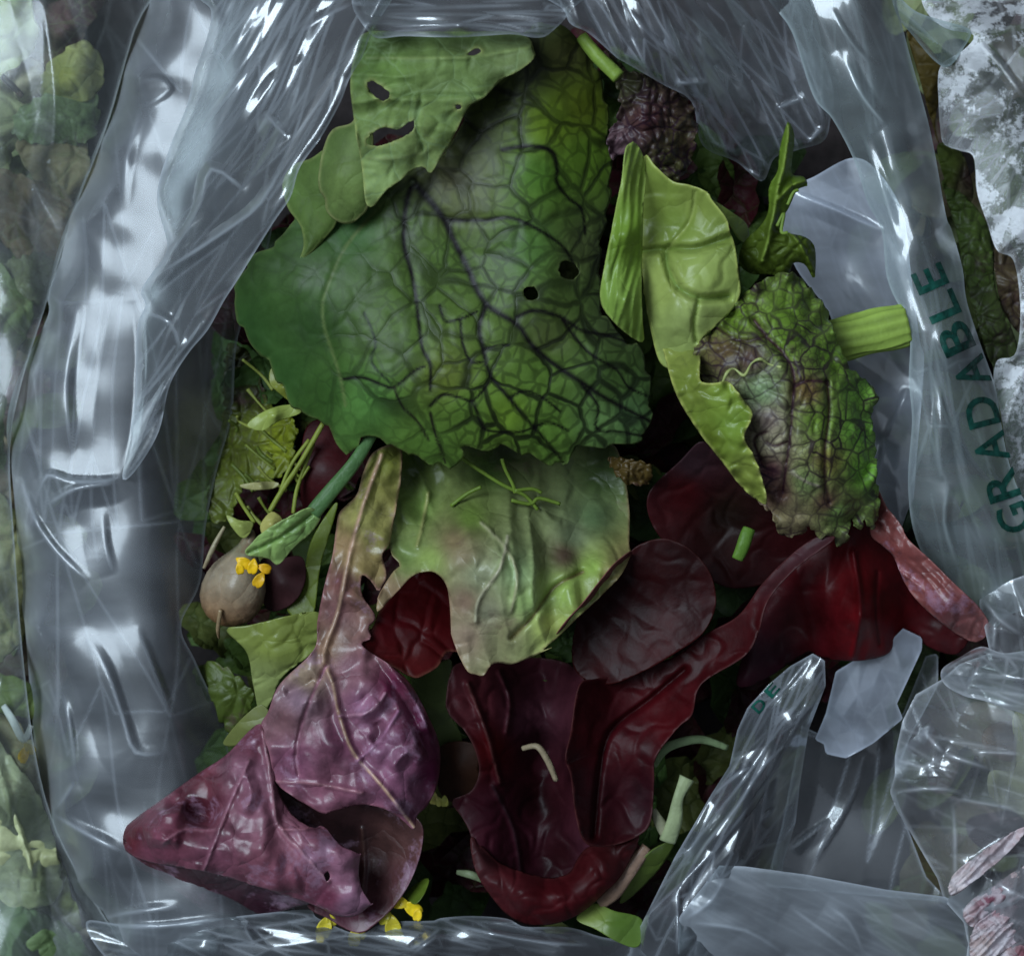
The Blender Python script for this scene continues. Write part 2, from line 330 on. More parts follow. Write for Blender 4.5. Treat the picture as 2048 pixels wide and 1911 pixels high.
# ------------------------------------------------------------------ materials
def new_mat(name):
    m = bpy.data.materials.new(name); m.use_nodes = True; nt = m.node_tree; nt.nodes.clear()
    def N(t, **kw):
        n = nt.nodes.new(t)
        for k, v in kw.items():
            if k.startswith('i_'): n.inputs[k[2:].replace('_', ' ')].default_value = v
            else: setattr(n, k, v)
        return n
    return m, nt, N, nt.links.new
def leaf_mat(name, veinc=(25, 15, 25), vscale=150, vw=.07, bump=.6, rough=.38, vary=.35, trans=.12, spots=None, fine_bump=.25, spec=.5, coat=0.0, tone=1.0, bump_a=False):
    m, nt, N, L = new_mat(name)
    tc = N('ShaderNodeTexCoord'); at = N('ShaderNodeAttribute', attribute_name='col')
    nz = N('ShaderNodeTexNoise', i_Scale=vscale * .55, i_Detail=4.0); L(tc.outputs['Object'], nz.inputs['Vector'])
    vm = N('ShaderNodeVectorMath', operation='MULTIPLY_ADD'); L(nz.outputs['Color'], vm.inputs[0]); vm.inputs[1].default_value = (.9 / vscale,) * 3; L(tc.outputs['Object'], vm.inputs[2])
    fl = N('ShaderNodeVectorMath', operation='MULTIPLY'); L(vm.outputs[0], fl.inputs[0]); fl.inputs[1].default_value = (1, 1, .35)
    vo = N('ShaderNodeTexVoronoi', feature='DISTANCE_TO_EDGE', i_Scale=vscale); L(fl.outputs[0], vo.inputs['Vector'])
    vo2 = N('ShaderNodeTexVoronoi', feature='DISTANCE_TO_EDGE', i_Scale=vscale * 2.6); L(fl.outputs[0], vo2.inputs['Vector'])
    def mask(v, w):
        r = N('ShaderNodeMapRange', interpolation_type='SMOOTHSTEP'); L(v.outputs['Distance'], r.inputs['Value'])
        r.inputs['From Min'].default_value = w * .25; r.inputs['From Max'].default_value = w; r.inputs['To Min'].default_value = 1; r.inputs['To Max'].default_value = 0
        return r
    m1 = mask(vo, vw); m2 = mask(vo2, vw * 1.5)
    h2 = N('ShaderNodeMath', operation='MULTIPLY'); L(m2.outputs[0], h2.inputs[0]); h2.inputs[1].default_value = .55
    mx = N('ShaderNodeMath', operation='MAXIMUM'); L(m1.outputs[0], mx.inputs[0]); L(h2.outputs[0], mx.inputs[1])
    nb = N('ShaderNodeTexNoise', i_Scale=vscale * .35, i_Detail=3.0); L(tc.outputs['Object'], nb.inputs['Vector'])
    nr = N('ShaderNodeMapRange'); L(nb.outputs['Fac'], nr.inputs['Value']); nr.inputs['From Min'].default_value = .35; nr.inputs['From Max'].default_value = .6; nr.inputs['To Min'].default_value = .5
    mm = N('ShaderNodeMath', operation='MULTIPLY'); L(mx.outputs[0], mm.inputs[0]); L(nr.outputs[0], mm.inputs[1])
    mf = N('ShaderNodeMath', operation='MULTIPLY'); L(mm.outputs[0], mf.inputs[0]); L(at.outputs['Alpha'], mf.inputs[1])
    # colour variation of the tissue itself
    n2 = N('ShaderNodeTexNoise', i_Scale=90.0, i_Detail=4.0, i_Roughness=.65); L(tc.outputs['Object'], n2.inputs['Vector'])
    r2 = N('ShaderNodeMapRange'); L(n2.outputs['Fac'], r2.inputs['Value']); r2.inputs['From Min'].default_value = .3; r2.inputs['From Max'].default_value = .7
    r2.inputs['To Min'].default_value = (1 - vary) * tone; r2.inputs['To Max'].default_value = (1 + vary) * tone
    mc = N('ShaderNodeVectorMath', operation='SCALE'); L(at.outputs['Color'], mc.inputs[0]); L(r2.outputs[0], mc.inputs['Scale'])
    src = mc.outputs[0]
    if spots:
        n3 = N('ShaderNodeTexNoise', i_Scale=spots[1], i_Detail=5.0, i_Roughness=.7); L(tc.outputs['Object'], n3.inputs['Vector'])
        r3 = N('ShaderNodeMapRange', interpolation_type='SMOOTHSTEP'); L(n3.outputs['Fac'], r3.inputs['Value']); r3.inputs['From Min'].default_value = spots[2]; r3.inputs['From Max'].default_value = spots[2] + .12
        r3.inputs['To Max'].default_value = spots[3]
        x3 = N('ShaderNodeMix', data_type='RGBA'); L(r3.outputs[0], x3.inputs['Factor']); L(src, x3.inputs['A']); x3.inputs['B'].default_value = (*lin(spots[0]), 1); src = x3.outputs['Result']
    mx2 = N('ShaderNodeMix', data_type='RGBA'); L(mf.outputs[0], mx2.inputs['Factor']); L(src, mx2.inputs['A']); mx2.inputs['B'].default_value = (*lin(veinc), 1)
    # relief: cells bulge between the veins, plus fine crinkle
    sq = N('ShaderNodeMath', operation='POWER'); L(vo.outputs['Distance'], sq.inputs[0]); sq.inputs[1].default_value = .55
    ad = N('ShaderNodeMath', operation='MULTIPLY_ADD'); L(vo2.outputs['Distance'], ad.inputs[0]); ad.inputs[1].default_value = .15; L(sq.outputs[0], ad.inputs[2])
    if bump_a:
        am = N('ShaderNodeMath', operation='MULTIPLY'); L(ad.outputs[0], am.inputs[0]); L(at.outputs['Alpha'], am.inputs[1]); ad = am
    b1 = N('ShaderNodeBump', i_Strength=bump, i_Distance=.35 / vscale); L(ad.outputs[0], b1.inputs['Height'])
    n4 = N('ShaderNodeTexNoise', i_Scale=420.0, i_Detail=2.0); L(tc.outputs['Object'], n4.inputs['Vector'])
    b2 = N('ShaderNodeBump', i_Strength=fine_bump, i_Distance=.0012); L(n4.outputs['Fac'], b2.inputs['Height']); L(b1.outputs[0], b2.inputs['Normal'])
    p = N('ShaderNodeBsdfPrincipled'); L(mx2.outputs['Result'], p.inputs['Base Color']); p.inputs['Roughness'].default_value = rough; p.inputs['Specular IOR Level'].default_value = spec * .45
    rr = N('ShaderNodeMapRange'); L(n2.outputs['Fac'], rr.inputs['Value']); rr.inputs['To Min'].default_value = rough - .1; rr.inputs['To Max'].default_value = rough + .18; L(rr.outputs[0], p.inputs['Roughness'])
    p.inputs['Coat Weight'].default_value = coat; p.inputs['Coat Roughness'].default_value = .2
    L(b2.outputs[0], p.inputs['Normal'])
    tr = N('ShaderNodeBsdfTranslucent'); L(mx2.outputs['Result'], tr.inputs['Color']); L(b2.outputs[0], tr.inputs['Normal'])
    ms = N('ShaderNodeMixShader'); ms.inputs[0].default_value = trans; L(p.outputs[0], ms.inputs[1]); L(tr.outputs[0], ms.inputs[2])
    o = N('ShaderNodeOutputMaterial'); L(ms.outputs[0], o.inputs['Surface'])
    return m
def film_mat(name, haze=.10, tint=(.90, .95, .95), hcol=(150, 175, 180), rough=.07, gain=1.7, ang=0, fine=.25, wet=0.0, edge=.22, bscale=45, mottle=None):
    """thin clear polythene: sees through, mirrors the light by Fresnel, a little milky"""
    m, nt, N, L = new_mat(name)
    tc = N('ShaderNodeTexCoord'); mp = N('ShaderNodeMapping'); L(tc.outputs['Object'], mp.inputs['Vector'])
    mp.inputs['Rotation'].default_value = (0, 0, math.radians(ang)); mp.inputs['Scale'].default_value = (.22, 1, .5)
    n1 = N('ShaderNodeTexNoise', i_Scale=bscale * 1.0, i_Detail=3.0, i_Distortion=.6); L(mp.outputs[0], n1.inputs['Vector'])
    rd = N('ShaderNodeMath', operation='SUBTRACT'); L(n1.outputs['Fac'], rd.inputs[0]); rd.inputs[1].default_value = .5
    ab = N('ShaderNodeMath', operation='ABSOLUTE'); L(rd.outputs[0], ab.inputs[0])
    b1 = N('ShaderNodeBump', i_Strength=fine, i_Distance=.006, invert=True); L(ab.outputs[0], b1.inputs['Height'])
    nrm = b1
    if wet:
        v = N('ShaderNodeTexNoise', i_Scale=520.0, i_Detail=5.0, i_Roughness=.75); L(tc.outputs['Object'], v.inputs['Vector'])
        b2 = N('ShaderNodeBump', i_Strength=wet, i_Distance=.002); L(v.outputs['Fac'], b2.inputs['Height']); L(b1.outputs[0], b2.inputs['Normal']); nrm = b2
    fr = N('ShaderNodeFresnel', i_IOR=1.5); L(nrm.outputs[0], fr.inputs['Normal'])
    fg = N('ShaderNodeMath', operation='MULTIPLY', use_clamp=True); L(fr.outputs[0], fg.inputs[0]); fg.inputs[1].default_value = gain
    lw = N('ShaderNodeLayerWeight', i_Blend=.5); L(nrm.outputs[0], lw.inputs['Normal'])
    pw = N('ShaderNodeMath', operation='POWER'); L(lw.outputs['Facing'], pw.inputs[0]); pw.inputs[1].default_value = 2.5
    n2 = N('ShaderNodeTexNoise', i_Scale=60.0, i_Detail=4.0); L(mp.outputs[0], n2.inputs['Vector'])
    ah = N('ShaderNodeAttribute', attribute_name='col'); sx = N('ShaderNodeSeparateColor'); L(ah.outputs['Color'], sx.inputs[0])
    h0 = N('ShaderNodeMath', operation='MULTIPLY'); L(n2.outputs['Fac'], h0.inputs[0]); h0.inputs[1].default_value = haze * 2
    hz = N('ShaderNodeMath', operation='MULTIPLY'); L(h0.outputs[0], hz.inputs[0]); L(sx.outputs[0], hz.inputs[1])
    ha = N('ShaderNodeMath', operation='MULTIPLY_ADD', use_clamp=True); L(pw.outputs[0], ha.inputs[0]); ha.inputs[1].default_value = edge; L(hz.outputs[0], ha.inputs[2])
    if mottle:
        n3 = N('ShaderNodeTexNoise', i_Scale=mottle[0], i_Detail=8.0, i_Roughness=.72); L(tc.outputs['Object'], n3.inputs['Vector'])
        r3 = N('ShaderNodeMapRange', interpolation_type='SMOOTHSTEP'); L(n3.outputs['Fac'], r3.inputs['Value']); r3.inputs['From Min'].default_value = mottle[1]; r3.inputs['From Max'].default_value = mottle[1] + mottle[2]; r3.inputs['To Max'].default_value = mottle[3]
        a3 = N('ShaderNodeMath', operation='ADD', use_clamp=True); L(ha.outputs[0], a3.inputs[0]); L(r3.outputs[0], a3.inputs[1]); ha = a3
    at = N('ShaderNodeAttribute', attribute_name='col'); a4 = N('ShaderNodeMath', operation='ADD', use_clamp=True); L(ha.outputs[0], a4.inputs[0]); L(at.outputs['Alpha'], a4.inputs[1]); ha = a4
    tr = N('ShaderNodeBsdfTransparent'); tr.inputs[0].default_value = (*tint, 1)
    df = N('ShaderNodeBsdfDiffuse'); df.inputs[0].default_value = (*lin(hcol), 1); L(nrm.outputs[0], df.inputs['Normal'])
    tl = N('ShaderNodeBsdfTranslucent'); tl.inputs[0].default_value = (*lin(hcol), 1)
    m0 = N('ShaderNodeMixShader'); m0.inputs[0].default_value = .4; L(df.outputs[0], m0.inputs[1]); L(tl.outputs[0], m0.inputs[2])
    m1 = N('ShaderNodeMixShader'); L(ha.outputs[0], m1.inputs[0]); L(tr.outputs[0], m1.inputs[1]); L(m0.outputs[0], m1.inputs[2])
    gl = N('ShaderNodeBsdfGlossy', i_Roughness=rough); gl.inputs['Color'].default_value = (.95, .98, 1, 1); L(nrm.outputs[0], gl.inputs['Normal'])
    g2 = N('ShaderNodeBsdfGlossy', i_Roughness=rough + .24); g2.inputs['Color'].default_value = (.95, .98, 1, 1); L(nrm.outputs[0], g2.inputs['Normal'])
    gm = N('ShaderNodeMixShader'); gm.inputs[0].default_value = .55; L(gl.outputs[0], gm.inputs[1]); L(g2.outputs[0], gm.inputs[2])
    m2 = N('ShaderNodeMixShader'); L(fg.outputs[0], m2.inputs[0]); L(m1.outputs[0], m2.inputs[1]); L(gm.outputs[0], m2.inputs[2])
    o = N('ShaderNodeOutputMaterial'); L(m2.outputs[0], o.inputs['Surface'])
    return m
def plain_mat(name, c, rough=.6, vary=.3, scale=80, bump=.3, c2=None, spec=.12):
    m, nt, N, L = new_mat(name)
    tc = N('ShaderNodeTexCoord'); n = N('ShaderNodeTexNoise', i_Scale=float(scale), i_Detail=7.0, i_Roughness=.65); L(tc.outputs['Object'], n.inputs['Vector'])
    r = N('ShaderNodeMapRange'); L(n.outputs['Fac'], r.inputs['Value']); r.inputs['From Min'].default_value = .35; r.inputs['From Max'].default_value = .65
    x = N('ShaderNodeMix', data_type='RGBA'); L(r.outputs[0], x.inputs['Factor']); a = lin(c); x.inputs['A'].default_value = (*(a * (1 - vary)), 1); x.inputs['B'].default_value = (*(lin(c2) if c2 else np.minimum(a * (1 + vary), 1)), 1)
    b = N('ShaderNodeBump', i_Strength=bump, i_Distance=.002); L(n.outputs['Fac'], b.inputs['Height'])
    p = N('ShaderNodeBsdfPrincipled'); L(x.outputs['Result'], p.inputs['Base Color']); p.inputs['Roughness'].default_value = rough; p.inputs['Specular IOR Level'].default_value = spec; L(b.outputs[0], p.inputs['Normal'])
    o = N('ShaderNodeOutputMaterial'); L(p.outputs[0], o.inputs['Surface'])
    return m
def Z(k, *p):
    ox, oy, s = CR[k]
    return [(p[i] / s + ox, p[i + 1] / s + oy, p[i + 2]) for i in range(0, len(p), 3)]
def CC(k, *p):
    ox, oy, s = CR[k]
    return [(p[i] / s + ox, p[i + 1] / s + oy, p[i + 2]) for i in range(0, len(p), 3)]

M_MUST = leaf_mat('veined_mustard_leaf', veinc=(9, 6, 9), vscale=72, vw=.085, bump=.2, rough=.4, vary=.25, spec=.5, fine_bump=.05, tone=.8, bump_a=True)
M_MUST2 = leaf_mat('frilled_mustard_leaf', veinc=(44, 22, 38), vscale=170, vw=.09, bump=.22, rough=.42, vary=.3, spec=.8, fine_bump=.1, spots=((84, 50, 66), 70, .55, .5))
M_MATTE = leaf_mat('matte_rocket_leaf', veinc=(128, 152, 104), vscale=70, vw=.035, bump=.2, rough=.5, vary=.3, spec=.4, fine_bump=.16, spots=((112, 118, 72), 40, .6, .5))
M_SPIN = leaf_mat('spinach_leaf', veinc=(140, 165, 90), vscale=70, vw=.03, bump=.25, rough=.34, vary=.15, fine_bump=.1, coat=.2)
M_RED = leaf_mat('red_lettuce_leaf', veinc=(60, 20, 30), vscale=75, vw=.05, bump=.03, rough=.44, vary=.35, trans=.06, fine_bump=.1, spec=.35, tone=.35)
M_PURP = leaf_mat('purple_lettuce_leaf', veinc=(160, 124, 134), vscale=60, vw=.035, bump=.25, rough=.4, vary=.45, trans=.05, fine_bump=.2, spots=((164, 130, 154), 62, .54, .5), spec=1.0, tone=.85, coat=.25)
M_PALE = leaf_mat('pale_lettuce_leaf', veinc=(160, 170, 130), vscale=60, vw=.03, bump=.2, rough=.36, vary=.3, fine_bump=.15, spots=((104, 84, 72), 48, .57, .45), spec=1.0)
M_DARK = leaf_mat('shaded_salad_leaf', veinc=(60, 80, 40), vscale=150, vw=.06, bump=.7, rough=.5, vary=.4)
M_STEM = leaf_mat('stem_tissue', veinc=(150, 170, 90), vscale=200, vw=.03, bump=.15, rough=.4, vary=.2)
M_STALK = leaf_mat('cut_stalk_tissue', veinc=(150, 170, 90), vscale=60, vw=.02, bump=.05, rough=.4, vary=.15)
M_BULB = leaf_mat('papery_bulb_skin', veinc=(150, 120, 90), vscale=90, vw=.03, bump=.2, rough=.35, vary=.3, spots=((120, 92, 70), 60, .53, .7), coat=.3)
M_YEL = plain_mat('yellow_petal', (225, 190, 30), .5, .25, 200, .2)
M_BG = leaf_mat('loose_ground_leaf', veinc=(130, 150, 100), vscale=90, vw=.05, bump=.3, rough=.5, vary=.35, spots=((96, 84, 66), 60, .55, .5))
M_INK = plain_mat('green_print_ink', (8, 62, 52), .22, .5, 260, .1, (30, 92, 80), .5)
M_SOIL = plain_mat('dark_earth', (52, 46, 46), .75, .5, 60, .8)

# ================================================================== the setting
nx = 60; gx, gy = np.meshgrid(np.linspace(-.6, .6, nx), np.linspace(-.6, .6, nx))
gz = fbm(gx.ravel() * 18, gy.ravel() * 18, 3) * .0018 - .045
tag(link('ground', np.stack([gx.ravel(), gy.ravel(), gz], 1), [(i * nx + j, i * nx + j + 1, (i + 1) * nx + j + 1, (i + 1) * nx + j) for i in range(nx - 1) for j in range(nx - 1)], M_SOIL), 'dark earth under the bags', kind='structure')

# ================================================================== the open bag of clear film
BAG = thing('plastic_bag', 1000, 1000, 0.2, 'large open clear plastic bag holding the salad leaves, green lettering on its side', 'bag')
F_A = film_mat('clear_film_cuff', haze=.22, rough=.20, gain=2.0, ang=80, fine=.03, hcol=(214, 222, 232))
F_B = film_mat('clear_film_flap', haze=.09, rough=.09, gain=3.2, ang=58, fine=.04, hcol=(214, 222, 232))
F_C = film_mat('clear_film_side', haze=.26, rough=.11, gain=2.6, ang=108, fine=.03, hcol=(200, 216, 220))
F_D = film_mat('clear_film_corner', haze=.10, rough=.09, gain=3.2, ang=40, fine=.04, hcol=(214, 222, 234))
F_E = film_mat('painted_sheen_film', haze=.55, rough=.16, gain=3.0, ang=80, fine=.05, hcol=(204, 212, 228), mottle=(70, .55, .2, .15))  # haze stands in for sky reflection on the flat film

# left cuff: rises from the ground, over a rounded shoulder and down into the bag
left_out = K(1, 870, -60, 820, 50, 700, 350, 620, 650, 520, 900, 430, 1150, 350, 1350, 270, 1650) + K(4, 260, 60, 200, 200, 140, 320, 60, 520, 35, 700, 60, 900, 80, 1100, 100, 1400, 120, 1650) + \
    K(7, 110, 0, 130, 250, 150, 500, 170, 700, 220, 870, 300, 1100, 400, 1310, 560, 1500, 900, 1560, 1200, 1560, 1300, 1300, 1250, 1000, 1120, 700, 1010, 560, 1010, 430, 930, 300, 860, 150, 800, 0) + \
    K(4, 1060, 1500, 1090, 1200, 1150, 900, 1230, 600, 1260, 200) + K(1, 1500, 1500, 1600, 1000, 1700, 500, 1700, -60)
left_z = []
for (yy, xo) in ((-30, 300), (150, 240), (300, 195), (450, 130), (600, 90), (750, 45), (900, 20), (1050, 32), (1250, 45), (1450, 68), (1620, 95), (1760, 150), (1880, 230)):
    left_z += [(xo - 6, yy, 1.2), (xo + 18, yy, 3.1), (xo + 60, yy, 3.9), (xo + 130, yy, 4.22), (xo + 200, yy, 4.5), (xo + 270, yy, 4.5), (xo + 350, yy, 3.3), (xo + 430, yy, 1.6)]
sheet('cuff', left_out, left_z, F_A, BAG, step=16, lev=2, thick=0, fc=((84, 150, 620, .10, 1), (86, 50, 330, .018, 2)), ridge=.2,
      hmap=[(xo_ + dx_, y_, v_) for (y_, xo_) in ((0, 290), (300, 195), (600, 90), (900, 20), (1250, 45), (1620, 95), (1850, 220)) for (dx_, v_) in ((0, .9), (70, 1.0), (160, 1.0), (270, .55), (340, .22), (430, .1))],
      crease=[(K(4, 420, 0, 370, 250, 350, 500, 380, 850), .35, 26), (K(1, 800, 620, 720, 900, 690, 1180), .22, 22), (K(1, 780, 470, 900, 450, 960, 510, 800, 620), .16, 16),
              (K(4, 100, 900, 180, 1150, 300, 1330, 470, 1490), .45, 16), (K(4, 200, 1050, 250, 930, 380, 960, 560, 960, 660, 920), .55, 18), (K(4, 240, 1090, 400, 1000, 620, 970), .4, 16),
              (K(4, 540, 1100, 560, 1300, 600, 1450), .25, 18), (K(7, 380, 40, 470, 200, 540, 400, 600, 560, 740, 560), .42, 26), (K(7, 280, 300, 310, 450, 330, 640), .3, 14),
              (K(7, 230, 830, 380, 920, 540, 1000), .55, 26), (K(7, 400, 1310, 560, 1270, 800, 1240), .4, 20), (K(7, 410, 1320, 700, 1330, 1000, 1290), .45, 16), (K(7, 240, 820, 330, 690), .3, 12),
              (K(4, 300, 0, 230, 220, 160, 560), .25, 16), (K(4, 700, 0, 720, 300, 690, 700, 640, 900), -.4, 30), (K(7, 600, 0, 700, 250, 760, 420), .25, 20)])
# film flap folded over at the upper left
flap = K(1, 1180, -60, 2250, -60) + K(2, 540, -30, 440, 130, 400, 200, 350, 330, 280, 450, 230, 580, 120, 780, 0, 950) + K(1, 1650, 1120, 1550, 1270, 1350, 1590) + \
    K(4, 1190, 0, 1100, 160, 1000, 280, 900, 450, 840, 700, 720, 900, 650, 950, 670, 800, 715, 500, 725, 150, 770, 30) + K(1, 800, 1650, 870, 1540, 950, 1400, 890, 1120, 960, 850, 1060, 600, 1110, 400, 1180, 200, 1200, 60)
flap_z = Z(1, 1180, 0, 5.3, 1100, 500, 5.3, 930, 1050, 5.2, 830, 1560, 5.2, 1500, 0, 6.6, 1350, 500, 6.7, 1200, 900, 6.4, 1000, 1400, 6.0, 1850, 0, 7.9, 1650, 500, 7.7, 1450, 900, 7.6, 1200, 1500, 6.9, 2150, 0, 9.4, 1950, 400, 9.4, 1750, 800, 9.3, 1600, 1100, 9.2, 1300, 1620, 7.8) + \
    Z(4, 1150, 60, 7.4, 960, 320, 6.6, 860, 700, 5.9, 700, 900, 5.3, 760, 300, 5.5)
sheet('flap', flap, flap_z, F_B, BAG, step=14, lev=2, thick=0, fc=((121, 46, 420, .3, 3), (122, 20, 200, .09, 4)), curl=(-.35, 12),
      crease=[(K(1, 1110, 800, 1250, 600, 1330, 500, 1560, 200, 1720, 0), .4, 16), (K(1, 1700, 190, 1850, 90, 2000, 20), .45, 18), (K(1, 1130, 1200, 1200, 960, 1400, 1090), .5, 26),
              (K(1, 830, 1600, 960, 1450, 1100, 1230, 1200, 980), .35, 14), (K(1, 900, 1560, 1250, 1330, 1480, 1150, 1640, 860), .65, 26), (K(1, 1500, 640, 1640, 790), .55, 16),
              (K(1, 1280, 190, 1450, 0), .25, 12), (K(1, 1360, 760, 1560, 460, 1760, 320), -.4, 26), (K(4, 740, 60, 900, 120, 960, 280), .35, 24), (K(4, 720, 700, 850, 500, 1000, 280), .3, 14)])
# film along the top edge
top = K(2, 380, -80, 1560, -80, 1540, 60, 1420, 190, 1340, 216, 1200, 196, 900, 212, 600, 206, 400, 196)
sheet('top_fold', top, Z(2, 400, -60, 8.4, 1500, -60, 8.4, 400, 60, 9.3, 900, 60, 9.2, 1480, 60, 9.0, 400, 140, 9.9, 900, 150, 9.9, 1350, 180, 9.6, 420, 200, 9.5, 900, 208, 9.4, 1340, 214, 9.3), F_B, BAG, step=12, lev=2, thick=0,
      fc=((2, 22, 300, .2, 5), (1, 10, 160, .05, 55)), crease=[(K(2, 440, 150, 800, 140, 1100, 152, 1330, 206), .35, 9), (K(2, 500, 60, 900, 40, 1300, 30), .3, 14)])
# film flap folded in at the upper right
tr_out = K(2, 1470, -60, 1500, 60, 1540, 140, 1640, 190, 1800, 330) + K(3, 110, 290, 300, 400, 430, 480, 480, 680, 640, 760, 760, 850, 820, 740, 940, 700, 1050, 660, 1080, 560, 1090, 400, 1000, 150, 900, -60)
sheet('inner_flap', tr_out, Z(3, -40, -40, 8.9, 20, 150, 8.8, 120, 290, 8.7, 300, 390, 8.0, 430, 480, 7.2, 250, 0, 9.0, 350, 200, 8.4, 500, 350, 6.9, 560, 0, 7.0, 650, 250, 5.6, 700, 500, 4.9, 900, 0, 5.6, 950, 300, 4.7, 1050, 560, 4.4, 640, 740, 4.2, 850, 700, 4.2), F_D, BAG, step=13, lev=2, thick=0,
      fc=((62, 44, 260, .32, 6), (60, 20, 110, .11, 7)), curl=(-.3, 10),
      crease=[(K(3, 280, 0, 320, 150, 400, 320, 500, 400), .5, 14), (K(3, 430, 150, 540, 300), .5, 20), (K(3, 130, 40, 250, 180, 380, 290), .4, 12), (K(3, 900, 160, 980, 380, 1050, 560, 1040, 600), .45, 10),
              (K(3, 820, 510, 960, 460), .4, 12), (K(3, 970, 680, 1050, 590), .4, 12), (K(3, 460, 690, 530, 810), .3, 10), (K(3, 660, 780, 780, 850), .35, 8), (K(3, 350, 390, 510, 390), .5, 16)])
# slack film at the bottom of the bag's right side
iw = K(3, 860, 900, 1000, 830, 1180, 740, 1300, 800, 1420, 1000, 1460, 1300, 1500, 1600) + K(6, 1480, 300, 1450, 700, 1400, 1100, 1240, 1060, 1150, 600, 1040, 300) + K(3, 1080, 1480, 920, 1260, 850, 1060)
sheet('inner_wall', iw, Z(3, 860, 950, 3.6, 1000, 840, 3.9, 1180, 760, 4.2, 1330, 900, 4.4, 920, 1250, 3.4, 1150, 1200, 3.3, 1400, 1250, 4.2, 1080, 1500, 3.2, 1300, 1450, 3.4) + Z(6, 1400, 250, 3.6, 1400, 600, 3.6, 1300, 900, 3.4, 1380, 1080, 3.4, 1150, 600, 3.0), F_E, BAG, step=16, lev=2, thick=0,
      fc=((70, 80, 240, .2, 8), (60, 30, 120, .05, 68)), ridge=.12, crease=[(K(3, 900, 900, 1100, 980, 1330, 1085), .5, 12), (K(6, 1290, 690, 1400, 430), .35, 14), (K(6, 1250, 900, 1290, 680), .4, 12)])
# right cuff with the print
rc_out = K(3, 800, -60, 900, 150, 1000, 450, 1090, 560, 1190, 750, 1255, 950, 1320, 1080, 1345, 1300, 1400, 1430) + K(6, 1375, 30, 1410, 180, 1405, 400, 1420, 600, 1400, 900, 1430, 1150, 1520, 1330, 1700, 1560, 1800, 1640, 1900, 1560, 2080, 1450, 2110, 1100, 1974, 985, 1900, 800, 1860, 600, 1830, 420, 1760, 220, 1690, 0) + \
    K(3, 1700, 1260, 1650, 1080, 1620, 1000, 1550, 620, 1450, 250, 1390, 20, 1370, -60)
rc_z = Z(3, 800, -40, 5.6, 1000, 400, 5.3, 1200, 760, 5.2, 1330, 1100, 5.6, 1390, 1400, 5.9, 1100, -40, 6.6, 1250, 400, 6.4, 1380, 800, 6.3, 1480, 1150, 6.4, 1600, 1450, 6.3, 1370, -40, 5.2, 1540, 620, 4.9, 1640, 1080, 4.8, 1780, 1600, 4.8, 1290, -40, 6.4, 1440, 620, 6.1, 1570, 1080, 5.9) + \
    Z(6, 1410, 200, 6.0, 1415, 600, 5.8, 1410, 1000, 5.2, 1550, 1330, 4.6, 1800, 1600, 4.0, 1560, 200, 6.5, 1600, 600, 6.3, 1650, 1000, 5.8, 1750, 1300, 5.2, 1720, 200, 5.6, 1790, 600, 5.5, 1840, 1000, 5.4, 1974, 1350, 4.6, 2080, 1100, 4.6)
cuff, cuff_h = sheet('printed_cuff', rc_out, rc_z, F_C, BAG, step=15, lev=2, thick=0, fc=((74, 56, 420, .2, 9), (76, 26, 240, .04, 10)), ridge=.2, ret_f=True,
      crease=[(K(3, 1130, 230, 1230, 450, 1340, 590), .55, 30), (K(3, 1080, 30, 1180, 200, 1290, 320), .3, 12), (K(3, 1230, 620, 1330, 900, 1400, 1150), .3, 20), (K(6, 1500, 150, 1520, 500, 1500, 900), -.35, 26),
              (K(6, 1600, 900, 1580, 1100, 1640, 1300), .4, 22), (K(3, 1400, 60, 1480, 330, 1560, 640, 1630, 1020), .35, 10), (K(6, 1690, 20, 1770, 240, 1850, 500), .35, 9)])
# lettering printed on the film, read upwards
ink_pts = [('G', 2029, 1036), ('R', 2003, 970), ('A', 1982, 895), ('D', 1964, 823), ('A', 1943, 744), ('B', 1911, 676), ('L', 1884, 612), ('E', 1860, 557)]
for i, (ch, cx, cy) in enumerate(ink_pts):
    a = ink_pts[max(i - 1, 0)]; b = ink_pts[min(i + 1, len(ink_pts) - 1)]
    letter(ch, cx, cy, (b[1] - a[1], b[2] - a[2]), 64, {'E': 46, 'L': 52, 'G': 56}.get(ch, 60), cuff_h, M_INK, cuff)
# bottom cuff
bc = K(7, 380, 1310, 560, 1320, 900, 1300, 1340, 1255, 1400, 1290, 1580, 1362, 1700, 1312, 1880, 1305) + K(8, 200, 1655, 230, 1642, 400, 1630, 600, 1645, 700, 1690, 900, 1690, 1000, 1705, 1120, 1745, 1330, 1800, 1360, 1990, 400, 1990) + K(7, 1200, 1600, 700, 1600, 480, 1480)
sheet('bottom_cuff', bc, Z(7, 390, 1310, 2.6, 900, 1300, 4.2, 1400, 1280, 4.0, 1880, 1300, 4.2, 500, 1450, 2.6, 900, 1400, 5.0, 1400, 1400, 4.7, 1880, 1420, 4.8, 900, 1580, 3.2, 1600, 1580, 3.4) + Z(8, 400, 1640, 4.2, 900, 1695, 4.0, 1330, 1810, 3.6, 500, 1760, 5.0, 900, 1800, 4.8, 500, 1980, 3.4, 1200, 1980, 3.2), F_B, BAG, step=13, lev=2, thick=0,
      fc=((8, 42, 220, .32, 11), (10, 18, 100, .09, 12)), crease=[(K(8, 230, 1660, 480, 1720, 760, 1770, 1100, 1800), .5, 14), (K(7, 1800, 1440, 1960, 1330), .5, 16), (K(7, 560, 1330, 900, 1300, 1100, 1290), .3, 10), (K(8, 60, 1850, 240, 1720), .4, 16)])
